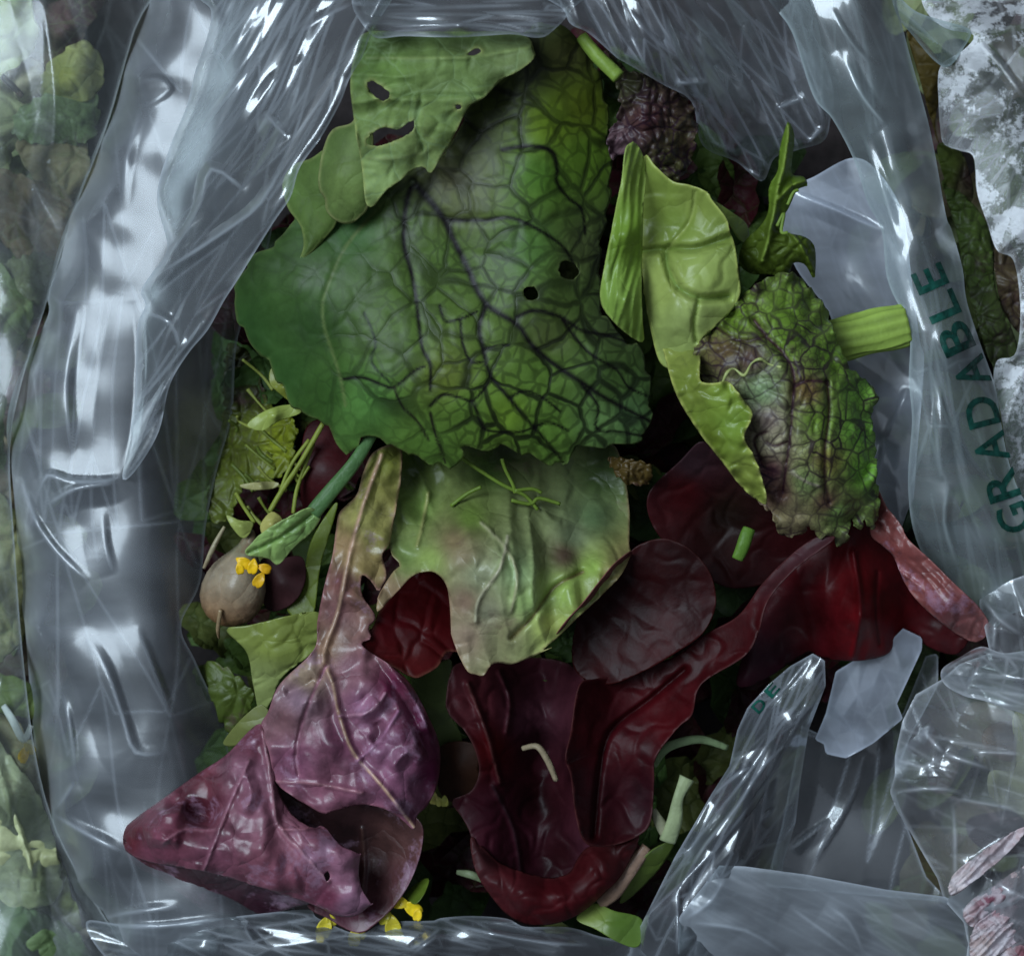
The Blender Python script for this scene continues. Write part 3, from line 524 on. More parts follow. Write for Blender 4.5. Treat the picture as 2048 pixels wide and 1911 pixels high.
# lower right: standing fold of the bag's wall, and a slack sheet in front of it
rf = K(9, 935, 140, 820, 205, 710, 300, 610, 410, 560, 520, 520, 700, 430, 840, 350, 980, 250, 1150, 150, 1350, 50, 1550, -40, 1720, 700, 1720, 760, 1400, 790, 1180, 850, 980, 870, 800, 915, 520, 1000, 300, 995, 175)
corner, corner_h = sheet('corner_fold', rf, Z(9, 935, 145, 4.8, 760, 355, 4.6, 580, 535, 4.5, 430, 840, 4.2, 250, 1150, 3.9, 50, 1550, 3.4, 990, 190, 5.0, 900, 400, 5.4, 750, 600, 5.6, 620, 800, 5.7, 450, 1050, 5.5, 300, 1300, 5.2, 250, 1600, 5.0, 990, 320, 4.6, 900, 560, 4.0, 850, 850, 3.6, 780, 1150, 3.2, 700, 1500, 3.0, 640, 1700, 3.0), F_D, BAG, step=13, lev=2, thick=0, sm=False, ret_f=True,
      fc=((120, 46, 240, .34, 13), (118, 20, 100, .11, 14)),
      crease=[(K(9, 930, 150, 800, 310, 660, 450), .4, 10), (K(9, 880, 530, 700, 690, 560, 900, 400, 1090, 270, 1300), .9, 44), (K(9, 1000, 290, 940, 400, 880, 540), .35, 12), (K(9, 420, 860, 560, 740, 640, 700), .5, 34), (K(9, 265, 1300, 262, 1650), .45, 12), (K(9, 680, 990, 760, 900), .25, 14)])
SLK = [(1500., 1800., 2.0), (1700., 1800., 2.0), (1850., 1850., 1.8)]
for ch, x_, y_ in (('D', 668, 400), ('E', 732, 322)):
    letter(ch, *K(9, x_, y_)[0], (55, -62), 22, 26, corner_h, M_INK, corner)
ss = K(9, 470, 1195, 600, 1200, 900, 1240, 1300, 1315, 1590, 1350, 1700, 1390, 1720, 1720, 260, 1720, 270, 1450, 380, 1310)
sheet('slack_fold', ss, Z(9, 480, 1200, 5.4, 900, 1240, 5.0, 1300, 1315, 4.6, 1590, 1350, 4.2, 300, 1450, 5.6, 700, 1400, 5.4, 1100, 1450, 4.6, 1500, 1500, 4.2, 300, 1700, 4.6, 800, 1700, 3.9, 1300, 1700, 3.6, 1650, 1700, 3.4), F_A, BAG, step=15, lev=2, thick=0, sm=False,
      fc=((24, 54, 420, .3, 15), (26, 24, 240, .06, 16)), ridge=.12, hmap=SLK, crease=[(K(9, 300, 1460, 420, 1380, 500, 1250), .6, 34), (K(9, 330, 1480, 600, 1520, 800, 1640), .8, 40), (K(9, 820, 1400, 1000, 1530, 1150, 1640), .4, 44), (K(9, 1000, 1390, 1120, 1480, 1190, 1640), .35, 36), (K(9, 480, 1205, 900, 1245, 1400, 1330), .25, 10)])
# sky reflection put in as haze; clear floor of the bag between the folds
mp_ = K(9, 1385, 15, 1480, 60, 1480, 120, 1355, 390, 1385, 465, 1240, 585, 1180, 620, 1100, 662, 1000, 640, 990, 590, 945, 570, 1000, 440, 1050, 230, 1180, 150, 1300, 100)
sheet('painted_sheen_fold', mp_, Z(9, 1400, 20, 4.0, 1480, 90, 3.9, 1355, 390, 3.6, 1240, 590, 3.3, 1100, 660, 3.1, 960, 560, 3.2, 1050, 230, 3.7), F_E, BAG, step=14, lev=2, thick=0, sm=False, fc=((60, 50, 130, .14, 17), (100, 26, 60, .05, 67)), ridge=.12, hmap=Z(9, 1420, 60, 1.2, 1300, 200, .8, 1150, 300, 1.1, 1200, 450, .7, 1050, 500, 1.0, 1100, 620, 1.2))
cf = K(9, 880, 500, 1100, 600, 1380, 450, 1500, 150, 1560, 140, 1560, 300, 1420, 560, 1330, 800, 1500, 1250, 1620, 1380, 700, 1300, 780, 1000)
sheet('clear_fold', cf, Z(9, 880, 500, 2.2, 1200, 640, 2.4, 1520, 150, 2.6, 1350, 800, 2.2, 1550, 1300, 2.2, 1000, 1250, 2.2, 750, 1200, 2.0, 1050, 900, 1.8), F_D, BAG, step=20, lev=2, thick=0, sm=False, fc=((112, 80, 420, .26, 18),), hmap=[(1600., 1600., .5), (1800., 1700., .5), (1700., 1450., .5)],
      crease=[(K(9, 1190, 640, 1130, 850, 1040, 1020, 940, 1180), .3, 10), (K(9, 820, 1120, 920, 1040, 1020, 960), .3, 9)])
# ================================================================== leaves in the bag
# mixture at the bottom of the bag, colours darkened for the shade there
hull = K(4, 1180, 300, 1100, 900, 1060, 1300, 1080, 1855) + K(7, 950, 300, 1050, 600, 1500, 1000, 1700, 1250, 1900, 1300) + K(8, 250, 1640, 700, 1680, 1150, 1760, 1350, 1500, 1600, 1150) + K(9, 600, 480, 800, 250) + K(6, 1000, 1750, 1380, 1500, 1300, 1000, 1150, 500, 1000, 200) + K(3, 700, 800, 400, 500, 0, 250) + K(1, 1500, 1500)
Vs = []; Fs = []; Cs = []; rr = random.Random(5); H = np.array(hull)
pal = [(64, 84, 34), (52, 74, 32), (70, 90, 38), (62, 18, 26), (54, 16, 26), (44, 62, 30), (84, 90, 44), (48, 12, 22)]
k = 0
while k < 460:
    p = np.array([[rr.uniform(400, 1700), rr.uniform(100, 1800)]])
    if not inside(p, H)[0]: continue
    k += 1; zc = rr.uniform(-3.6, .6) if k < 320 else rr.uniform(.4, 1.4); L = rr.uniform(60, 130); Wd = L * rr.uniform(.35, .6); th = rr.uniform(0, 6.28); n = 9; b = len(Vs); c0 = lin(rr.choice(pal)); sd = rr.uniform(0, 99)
    for i in range(n):
        for j in range(7):
            s = i / (n - 1) * 2 - 1; t = (j / 6 * 2 - 1) * math.sqrt(max(0, 1 - s * s * .96)) * (1 + .15 * math.sin(i * 2.1 + sd))
            px = p[0, 0] + (s * L * math.cos(th) - t * Wd * math.sin(th)); py = p[0, 1] + (s * L * math.sin(th) + t * Wd * math.cos(th))
            z = (zc + .5 * t * t - .4 * s * s + .35 * math.sin(s * 4 + sd) * t + rr.uniform(-.05, .05)) / 100
            x, y = world_xy(px, py, max(z, -.042)); Vs.append((x, y, max(z, -.042))); Cs.append((*c0, .3))
    for i in range(n - 1):
        for j in range(6): Fs.append((b + i * 7 + j, b + i * 7 + j + 1, b + (i + 1) * 7 + j + 1, b + (i + 1) * 7 + j))
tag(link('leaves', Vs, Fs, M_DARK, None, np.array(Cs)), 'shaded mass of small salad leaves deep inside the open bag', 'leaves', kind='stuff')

# ---- big dark-veined mustard leaf
mid = K(2, 640, 1030, 800, 1220, 880, 1380, 950, 1520, 1050, 1720) + K(5, 1150, 130, 1230, 240, 1360, 350, 1500, 440, 1620, 520, 1850, 640)
vein_c = (14, 8, 14)
out = K(2, 840, 860, 960, 620, 1080, 480, 1200, 300, 1300, 160, 1450, 150, 1600, 240, 1680, 400, 1725, 560, 1750, 800, 1762, 1000, 1740, 1200, 1700, 1400, 1700, 1690) + \
    K(5, 1640, 130, 1760, 225, 1830, 320, 1850, 480, 1852, 640, 1800, 735, 1650, 765, 1500, 775, 1430, 800, 1410, 860, 1370, 872, 1410, 860, 1370, 872, 1290, 850, 1180, 805, 1060, 762, 980, 790, 870, 778, 850, 830, 795, 892, 795, 892, 740, 880, 650, 842, 560, 790, 500, 780, 450, 735, 400, 722, 330, 742, 245, 805, 245, 805, 195, 760, 150, 680, 110, 620, 40, 605) + \
    K(4, 1560, 560, 1480, 430, 1420, 310, 1330, 225, 1280, 130, 1245, 0) + K(1, 1345, 1650, 1370, 1560, 1450, 1450, 1600, 1360, 1700, 1200) + K(2, 200, 1050, 450, 930, 650, 850)
holes = [K(2, 1500, 1480, 1560, 1500, 1590, 1550, 1550, 1585, 1500, 1580, 1470, 1530), K(2, 1275, 1640, 1320, 1625, 1352, 1660, 1340, 1700, 1300, 1705, 1272, 1675)]
mz = Z(2, 250, 1100, 6.5, 640, 1030, 7.2, 950, 1520, 7.2, 850, 900, 7.2, 1100, 550, 7.4, 1350, 200, 8.2, 1600, 260, 7.6, 1400, 850, 7.7, 1700, 700, 6.3, 1650, 1200, 6.6, 1350, 1250, 7.7, 1690, 1650, 6.6, 1400, 1600, 7.7) + \
    Z(5, 1360, 350, 7.3, 1850, 640, 6.1, 1830, 350, 6.4, 1600, 300, 7.2, 1400, 860, 5.6, 1200, 600, 7.2, 1000, 790, 6.5, 800, 890, 5.9, 700, 600, 7.2, 500, 780, 6.3, 245, 800, 5.6, 350, 500, 7.0, 620, 200, 7.7) + \
    Z(4, 1280, 130, 5.3, 1480, 430, 5.3, 1600, 600, 5.2, 1600, 150, 6.5, 1740, 420, 6.3) + Z(1, 1350, 1640, 5.6, 1500, 1480, 6.2, 1700, 1650, 6.9)
veins = [(mid, 10, vein_c, -0.077),
         (K(2, 640, 1030, 600, 1180, 590, 1380, 630, 1540, 660, 1700) + K(5, 630, 130, 650, 260, 690, 340, 690, 480), 8.0, vein_c, -0.063),
         (K(5, 985, 30, 950, 140, 970, 260, 1010, 400, 1110, 520, 1210, 640, 1290, 730, 1380, 840), 7.2, vein_c, -0.052),
         (K(2, 840, 1250, 1040, 1250, 1180, 1235, 1290, 1270, 1420, 1345, 1500, 1410, 1560, 1510), 6.5, vein_c, -0.052),
         (K(2, 1150, 850, 1300, 830, 1430, 860, 1460, 960, 1460, 1040, 1530, 1130, 1600, 1190, 1620, 1330), 6.5, vein_c, -0.042),
         (K(5, 1150, 90, 1240, 55, 1380, 90, 1490, 160, 1620, 185, 1760, 230), 6.5, vein_c, -0.042), (K(5, 1380, 90, 1520, 270, 1680, 370, 1740, 460, 1850, 510), 5.1, vein_c, -0.035),
         (K(5, 220, 420, 330, 410, 440, 450, 500, 460, 600, 380, 660, 350), 5.1, vein_c, -0.028), (K(5, 690, 560, 760, 500, 860, 520, 920, 530, 1010, 430), 5.1, vein_c, -0.035),
         (K(5, 920, 540, 960, 650, 1000, 690, 1160, 700, 1270, 660, 1330, 650, 1420, 690), 4.6, vein_c, -0.028), (K(5, 1110, 520, 1190, 480, 1290, 520, 1380, 590), 4.3, vein_c, -0.021),
         (K(5, 1490, 450, 1580, 560, 1570, 680, 1700, 700, 1820, 720), 4.6, vein_c, -0.028), (K(5, 690, 600, 720, 720, 770, 860), 4.3, (34, 30, 28), -0.021), (K(5, 740, 30, 770, 110, 850, 100, 940, 60), 4.3, vein_c, -0.021),
         (K(5, 850, 100, 860, 220, 900, 320, 960, 330), 3.8, vein_c, -0.017), (K(5, 970, 260, 1060, 240, 1110, 240), 3.8, vein_c, -0.017), (K(5, 340, 70, 400, 220, 380, 330, 480, 440), 3.2, (36, 56, 34), -0.017),
         (K(2, 640, 1030, 480, 1150, 260, 1400, 150, 1650) + K(5, 120, 30, 130, 150, 180, 300, 220, 440, 240, 560), 4.9, (96, 122, 74), -0.049), (K(5, 500, 460, 540, 560, 620, 640, 680, 740), 3.8, (40, 44, 30), -0.017)]
G1, G2, G3, G4 = (84, 116, 56), (96, 134, 60), (108, 130, 58), (60, 74, 40)
mc = CC(4, 1330, 200, (53, 90, 46), 1500, 400, (54, 92, 46), 1640, 150, (53, 86, 46), 1740, 500, (56, 92, 43)) + CC(2, 300, 1300, (69, 110, 64), 640, 1300, (79, 107, 56), 860, 1020, (112, 118, 92), 900, 1130, (96, 110, 66), 950, 900, (89, 102, 64), 800, 1450, G1, 1000, 750, (51, 61, 30), 1150, 550, (56, 69, 30), 1300, 300, (69, 79, 46),  # greens at the left darkened for the shading there
    1450, 700, (110, 143, 46), 1600, 600, (107, 130, 43), 1350, 1000, (92, 140, 58), 1600, 900, (102, 143, 51), 1300, 1400, (84, 125, 64), 1620, 1400, (84, 102, 64), 1500, 300, (84, 92, 53)) + \
    CC(5, 500, 200, G1, 350, 550, (84, 133, 69), 780, 400, G3, 900, 600, G2, 1100, 600, (112, 151, 56), 1250, 400, G2, 1300, 700, (110, 156, 71), 1650, 450, (76, 107, 58), 1600, 650, (107, 148, 92), 1750, 600, (81, 117, 76), 700, 800, (92, 133, 61), 1300, 200, (79, 97, 53), 1650, 130, (69, 89, 56))
tag(sheet('mustard_leaf', out, mz, M_MUST, None, cols=mc, serr=(15, 70, 4), step=18, lev=2, holes=holes, veins=veins, fine=CC(4, 1330, 200, .0, 1500, 400, .05, 1640, 150, .3, 1740, 500, .5) + CC(2, 300, 1300, .15, 640, 1300, .8, 900, 1000, .5, 1300, 400, .7, 1500, 900, .75, 1600, 1300, .8) + CC(5, 350, 300, .6, 500, 500, .9, 700, 300, 1, 900, 500, .95, 1300, 600, .9, 1600, 500, .8, 400, 650, .3), pucker=(90, .05), curl=(-.1, 14), rimc=((120, 140, 90), 2.6, .5)), 'large green mustard leaf netted with dark purple veins, in mid bag', 'leaf')

# ---- holed rocket leaf lying over it
HL = thing('rocket_leaf', 850, 210, 7.5, 'matte green leaf with slug holes lying at the top of the bag', 'leaf')
ho = [K(2, 385, 470, 430, 468, 510, 530, 500, 562, 465, 576, 400, 520), K(2, 378, 795, 420, 750, 480, 725, 560, 735, 620, 690, 650, 690, 642, 742, 560, 790, 450, 830, 400, 826), K(2, 953, 305, 1000, 275, 1032, 288, 990, 316), K(2, 884, 600, 915, 596, 917, 620, 890, 624)]
out = K(2, 360, 190, 600, 180, 900, 180, 1200, 180, 1300, 215, 1325, 270, 1332, 330, 1250, 400, 1150, 452, 1040, 560, 965, 600, 910, 700, 850, 820, 795, 900, 765, 960, 735, 988, 705, 948, 650, 962, 560, 1032, 480, 1092, 425, 1168, 385, 1172, 368, 1120, 350, 950, 322, 780, 298, 620, 285, 480, 300, 350)
LG = (112, 140, 88)
sheet('blade', out, fine=.5, ctrl=Z(2, 380, 200, 8.5, 1200, 190, 8.4, 1310, 300, 8.8, 800, 260, 8.7, 800, 420, 9.1, 1050, 530, 8.9, 330, 500, 8.9, 600, 640, 9.0, 900, 700, 8.6, 330, 900, 8.7, 600, 860, 8.9, 740, 970, 8.2, 400, 1150, 8.3, 560, 1020, 8.4), mat=M_MATTE, parent=HL, step=16, lev=2, holes=ho,
      cols=CC(2, 500, 230, (84, 108, 66), 900, 240, (86, 108, 68), 500, 380, (100, 132, 76), 900, 400, (104, 132, 82), 500, 640, LG, 800, 700, LG, 500, 950, (120, 148, 98), 700, 880, (124, 150, 98), 1200, 300, (106, 128, 88)), rimc=((150, 165, 110), 4, .6),
      veins=[(K(2, 380, 330, 700, 330, 1000, 320, 1300, 270), 4, (116, 140, 92), .1), (K(2, 400, 520, 700, 540, 1040, 540), 3, (92, 120, 72), -.08), (K(2, 380, 900, 560, 900, 720, 860), 3, (128, 152, 104), .06), (K(2, 690, 560, 660, 700, 700, 850), 2.5, (96, 124, 76), -.06)], wr=((5, 60, 300, .16, 3),), pucker=(60, .1), ruffle=(.35, 22, 50, 4))
sheet('folded_lobe', K(2, 330, 560, 300, 690, 185, 735, 130, 850, 104, 1000, 110, 1080, 140, 1130, 150, 1200, 210, 1258, 280, 1272, 340, 1235, 392, 1160, 420, 900, 400, 650), Z(2, 330, 600, 8.6, 180, 740, 8.0, 105, 1000, 7.7, 220, 1000, 8.3, 220, 1250, 7.6, 340, 1220, 7.8, 390, 900, 8.4), M_MATTE, HL, step=14, lev=2, cols=(98, 124, 74), rimc=((170, 180, 130), 4, .7), curl=(-.2, 12))
sheet('side_lobe', K(2, 180, 850, 60, 900, -40, 940, -100, 1040, -70, 1180, 0, 1280, 20, 1390, 0, 1475, 60, 1440, 150, 1345, 205, 1270, 250, 1100), Z(2, 150, 900, 7.6, -60, 1000, 6.8, 0, 1280, 7.0, 10, 1460, 7.0, 180, 1290, 7.2, 120, 1100, 7.4), M_MATTE, HL, step=14, lev=2, cols=(92, 120, 66), rimc=((150, 170, 110), 4, .6), curl=(-.2, 10))

# ---- brown-purple leaf at the back
tag(sheet('brown_leaf', K(3, 40, 250, 120, 330, 240, 360, 400, 470, 450, 560, 440, 700, 400, 800, 340, 860, 220, 780, 130, 720, 60, 740, 40, 640, 90, 540, 80, 400), Z(3, 60, 270, 7.2, 400, 480, 6.6, 440, 700, 6.0, 220, 600, 7.3, 100, 480, 7.0, 60, 700, 6.6, 340, 850, 6.0), M_MUST2, None, cols=CC(3, 120, 400, (66, 70, 50), 220, 560, (72, 46, 52), 80, 690, (96, 78, 92), 360, 650, (66, 62, 44), 300, 780, (64, 68, 40)), fine=.9, step=12, lev=2, pucker=(26, .22), ruffle=(.5, 30, 30, 2), serr=(10, 30)), 'crinkled brown purple leaf under the film at the upper right', 'leaf')
tag(tube('cut_stem', [(*K(2, 1600, 210)[0], 7.9, 11), (*K(2, 1700, 330)[0], 8.1, 13), (*K(2, 1810, 440)[0], 8.2, 13)], M_STALK, None, (124, 150, 64)), 'short pale green stem stub poking from under the top film', 'stem')

# ---- light green folded spinach leaf
SP = thing('spinach_leaf', 1340, 480, 7.5, 'smooth light green folded leaf standing beside the big veined leaf', 'leaf')
SG = (134, 158, 84)
sheet('blade', K(3, 205, 735, 260, 780, 340, 850, 420, 868, 500, 900, 525, 940, 590, 1020, 610, 1090, 632, 1150, 650, 1280, 657, 1380, 605, 1470, 530, 1540, 465, 1610, 440, 1700, 300, 1720, 240, 1560, 200, 1300, 190, 1000), Z(3, 215, 760, 8.4, 200, 1000, 7.7, 205, 1300, 7.6, 260, 1600, 7.2, 350, 870, 8.6, 500, 910, 8.9, 600, 1060, 8.9, 400, 1050, 8.3, 640, 1350, 8.5, 450, 1300, 8.9, 530, 1530, 8.2, 380, 1500, 8.5, 440, 1690, 7.6), M_SPIN, SP, step=14, lev=2, rimc=((170, 190, 110), 4, .7), pucker=(90, .1),
      cols=CC(3, 300, 900, (112, 136, 66), 450, 950, (118, 140, 72), 350, 1050, (108, 134, 62), 500, 1250, (146, 172, 100), 300, 1350, (138, 160, 92), 400, 1500, (146, 170, 108), 580, 1100, (112, 136, 70)),
      veins=[(K(3, 190, 1180, 320, 1165, 450, 1165, 560, 1130, 610, 1110), 5, (96, 122, 58), -.35), (K(3, 310, 1190, 320, 1260, 370, 1350, 480, 1400, 600, 1390), 5, (100, 128, 66), -.4), (K(3, 320, 1160, 420, 1040, 450, 900), 3, (130, 152, 86), -.1), (K(3, 460, 1410, 440, 1520, 450, 1600), 3, (110, 136, 70), -.15)])
sheet('folded_side', K(3, 130, 682, 165, 668, 205, 735, 215, 820, 205, 950, 200, 1150, 196, 1350, 200, 1500, 205, 1600, 150, 1582, 60, 1505, 0, 1405, 20, 1250, 60, 1050, 100, 850, 118, 720), Z(3, 150, 680, 8.9, 200, 800, 8.5, 190, 1200, 8.0, 195, 1580, 7.5, 110, 850, 9.3, 110, 1100, 9.2, 100, 1400, 9.0, 5, 1400, 8.3, 60, 1060, 8.8, 100, 1530, 8.2), M_SPIN, SP, step=13, lev=2, cols=CC(3, 160, 750, (124, 156, 76), 130, 1100, (104, 140, 54), 80, 1400, (120, 156, 76)), rimc=((160, 190, 110), 4, .6), wr=((100, 16, 120, .08, 2),))
sheet('torn_flap', K(3, 500, 925, 620, 995, 690, 1055, 695, 1140, 645, 1112, 600, 1045), Z(3, 510, 930, 8.5, 690, 1060, 7.6, 690, 1140, 7.3, 600, 1040, 8.4), M_SPIN, SP, step=10, lev=2, cols=(112, 136, 74))

# ---- frilled green and purple mustard leaf at the right
FM = thing('frilled_leaf', 1600, 850, 6.5, 'crinkled green leaf with purple veins and frilled tip, at the right', 'leaf')
fo_ = K(3, 470, 1610, 600, 1480, 690, 1370, 800, 1300, 900, 1280, 1000, 1370, 1060, 1450) + K(6, 1010, 100, 1060, 230, 1110, 330, 1190, 400, 1250, 480, 1215, 560, 1235, 700, 1245, 900, 1255, 970, 1250, 1060, 1220, 1140, 1188, 1080, 1160, 1140, 1120, 1085, 1100, 1185, 1050, 1212, 1020, 1160, 960, 1172, 910, 1110, 880, 1150, 800, 1166, 750, 1130, 735, 1060, 670, 1000, 610, 850, 560, 690, 580, 560, 500, 440, 380, 380, 340, 250)
PV = (58, 26, 44)
sheet('blade', fo_, Z(6, 380, 180, 7.9, 700, 50, 8.4, 900, -20, 7.6, 1000, 100, 7.2, 600, 250, 8.8, 850, 300, 8.9, 1060, 230, 7.6, 1220, 470, 6.9, 1000, 500, 8.6, 800, 500, 8.9, 600, 600, 8.2, 1230, 800, 6.9, 1050, 800, 8.2, 850, 800, 8.6, 680, 800, 8.0, 1220, 1100, 5.9, 1050, 1190, 6.2, 900, 1050, 7.2, 780, 1150, 6.4, 700, 980, 7.0), M_MUST2, FM, step=14, lev=2, fine=.9, pucker=(44, .13), ruffle=(.6, 26, 34, 5), serr=(9, 26, 3),
      cols=CC(6, 550, 100, (102, 137, 49), 800, 80, (100, 137, 51), 800, 200, (96, 130, 49), 1000, 300, (102, 145, 51), 1150, 450, (102, 155, 63), 500, 250, (90, 77, 52), 620, 290, (82, 65, 62), 680, 450, (130, 160, 126), 700, 600, (140, 132, 130), 740, 700, (157, 157, 140), 720, 850, (105, 72, 85), 760, 950, (115, 87, 85), 900, 450, (115, 100, 65), 950, 600, (110, 147, 60), 900, 900, (130, 157, 103), 1000, 800, (125, 125, 70), 1150, 650, (109, 170, 69), 1180, 850, (109, 170, 64), 1050, 1050, (100, 132, 73), 830, 1080, (130, 125, 100), 1000, 1000, (105, 82, 70)),
      veins=[(K(6, 640, 100, 700, 180, 790, 270, 835, 370, 830, 500, 820, 650, 800, 800, 780, 950), 5, PV, -.25), (K(6, 840, 430, 900, 400, 1000, 405), 3.5, PV, -.15), (K(6, 1000, 405, 1010, 560, 990, 720, 990, 900, 1010, 1000), 3.5, (66, 46, 44), -.2), (K(6, 700, 650, 640, 690, 680, 820), 2.5, PV, -.1), (K(6, 800, 700, 740, 720, 700, 700), 2.5, PV, -.1), (K(6, 820, 850, 900, 900, 960, 920), 3, (150, 150, 140), .1), (K(6, 400, 100, 560, 200, 700, 180), 3, (60, 50, 36), -.1)])
uf = K(6, 175, 160, 260, 190, 365, 175, 372, 300, 375, 400, 440, 412, 500, 400, 540, 432, 592, 500, 632, 560, 602, 640, 592, 690, 642, 780, 682, 900, 700, 1010, 620, 965, 560, 905, 480, 800, 400, 700, 330, 600, 260, 480, 215, 350)
sheet('turned_edge', uf, Z(6, 180, 170, 6.9, 360, 180, 7.2, 370, 380, 8.9, 250, 400, 8.3, 540, 440, 9.3, 625, 560, 9.3, 400, 600, 8.7, 330, 600, 8.2, 590, 680, 9.2, 500, 800, 8.4, 680, 900, 8.6, 690, 1000, 7.9, 560, 900, 7.9, 480, 560, 9.2), M_SPIN, FM, step=12, lev=2, cols=CC(6, 280, 260, (120, 138, 72), 330, 450, (104, 124, 56), 500, 480, (118, 148, 62), 520, 620, (110, 142, 60), 430, 680, (84, 104, 36), 620, 860, (120, 140, 68)), rimc=((170, 185, 110), 4, .8), pucker=(44, .1), ruffle=(.35, 14, 22, 4))
a = K(6, 480, 415, 505, 360, 540, 340, 590, 372, 625, 315, 670, 292, 715, 318, 775, 332)
tube('curled_rim', [(*p, 9.0 + .12 * (k_ % 2), 1.6 + 1.6 * (k_ % 2)) for k_, p in enumerate(a)], M_SPIN, FM, (170, 180, 112), 8)

# ---- feathery sprig top right and cut stalk
SPR = thing('green_sprig', 1550, 480, 5.5, 'small dark green sprig standing beside the frilled leaf', 'sprig')
sheet('blade', K(3, 870, 595, 890, 575, 912, 640, 902, 740, 900, 815, 955, 828, 972, 868, 925, 892, 885, 975, 842, 1045, 850, 1085, 955, 1108, 1002, 1148, 1012, 1220, 1002, 1305, 960, 1240, 905, 1235, 880, 1300, 800, 1290, 700, 1280, 650, 1225, 675, 1135, 755, 1055, 790, 980, 792, 880, 832, 800, 842, 700), Z(3, 885, 590, 8.9, 860, 750, 8.8, 840, 900, 8.7, 960, 850, 8.5, 800, 1050, 8.5, 820, 1180, 8.2, 1000, 1280, 7.3, 960, 1150, 8.2, 680, 1200, 7.6, 800, 1290, 7.6), M_STEM, SPR, step=10, lev=2, cols=CC(3, 880, 650, (92, 124, 44), 820, 900, (84, 112, 40), 800, 1150, (66, 86, 30), 950, 1180, (78, 100, 38)), veins=[(K(3, 885, 590, 868, 740, 830, 900, 800, 1080, 760, 1220), 5, (110, 138, 64), .3), (K(3, 840, 1060, 920, 1120, 1000, 1260), 3, (100, 126, 52), .2), (K(3, 840, 930, 900, 870, 960, 850), 3, (100, 126, 52), .2)], curl=(-.25, 9), pucker=(24, .14))
for q, zz in (((830, 1060, 862, 1000, 850, 1085, 880, 1090), 8.9), ((880, 960, 905, 905, 930, 890), 8.9)):
    a = K(3, *q); tube('tendril', [(*p, zz, 3) for p in a], M_STEM, SPR, (118, 144, 60), 8)
tag(tube('celery_stalk', [(*K(6, 960, 215)[0], 6.0, 38), (*K(6, 1120, 180)[0], 6.0, 39), (*K(6, 1260, 148)[0], 6.0, 39), (*K(6, 1395, 115)[0], 6.0, 38)], M_STALK, None, (146, 172, 78), 40, ridges=11, flat=.5), 'pale green ribbed cut stalk sticking out towards the lettering', 'stalk')

# ---- red lettuce leaves
RD, RM, RL = (84, 12, 22), (104, 18, 28), (128, 70, 78)
RB = thing('red_lettuce_leaf', 1720, 1200, 3.5, 'glossy dark red lettuce leaf with a pinkish turned edge, lower right', 'leaf')
bo = K(6, 1010, 1150, 1200, 1050, 1290, 1180, 1370, 1290, 1470, 1480, 1690, 1640, 1690, 1700, 1635, 1752, 1545, 1735, 1460, 1690, 1395, 1645, 1340, 1682, 1300, 1750, 1180, 1782, 1050, 1782, 960, 1765, 900, 1742, 720, 1860, 610, 1910, 550, 1890, 600, 1700, 640, 1560, 700, 1440, 830, 1290)
sheet('blade', bo, Z(6, 1010, 1160, 5.2, 1250, 1180, 4.6, 1400, 1450, 3.9, 1680, 1690, 4.8, 1540, 1730, 3.9, 1400, 1640, 3.7, 1150, 1350, 5.1, 1180, 1560, 6.7, 1200, 1720, 5.0, 950, 1600, 4.4, 900, 1740, 4.0, 700, 1600, 4.0, 600, 1880, 3.8, 850, 1400, 4.6, 1320, 1600, 4.4), M_RED, RB, step=15, lev=2, cols=CC(6, 1180, 1400, (104, 10, 20), 1200, 1650, (150, 26, 40), 900, 1600, (70, 10, 20), 700, 1820, (72, 30, 52), 1600, 1700, (96, 34, 44)), pucker=(90, .07), wr=((95, 70, 240, .12, 7),), curl=(-.25, 14),  # brighter red on the bulge stands in for its highlight
      veins=[(K(6, 1130, 1250, 1160, 1450, 1160, 1620, 1130, 1760), 4, (110, 26, 36), .25), (K(6, 1250, 1350, 1240, 1550, 1260, 1700), 3, (90, 12, 22), -.12)])
te = K(6, 1240, 930, 1290, 1015, 1370, 1120, 1400, 1180, 1530, 1305, 1620, 1395, 1740, 1505, 1802, 1600, 1795, 1652, 1740, 1692, 1660, 1662, 1560, 1592, 1450, 1492, 1380, 1392, 1330, 1272, 1270, 1212, 1215, 1160, 1215, 1050)
sheet('turned_edge', te, Z(6, 1240, 940, 5.4, 1400, 1180, 5.9, 1530, 1310, 6.0, 1740, 1510, 6.0, 1795, 1640, 5.4, 1660, 1660, 5.3, 1450, 1490, 5.2, 1330, 1270, 5.2, 1220, 1150, 5.0, 1600, 1500, 6.2, 1370, 1230, 5.8), M_PURP, RB, step=13, lev=2, cols=CC(6, 1250, 1000, (104, 50, 52), 1350, 1200, (124, 70, 74), 1500, 1400, (128, 74, 78), 1600, 1550, (96, 50, 58), 1740, 1640, (122, 76, 82)), rimc=((150, 100, 104), 4, .5), pucker=(50, .1), wr=((45, 24, 200, .1, 3),))
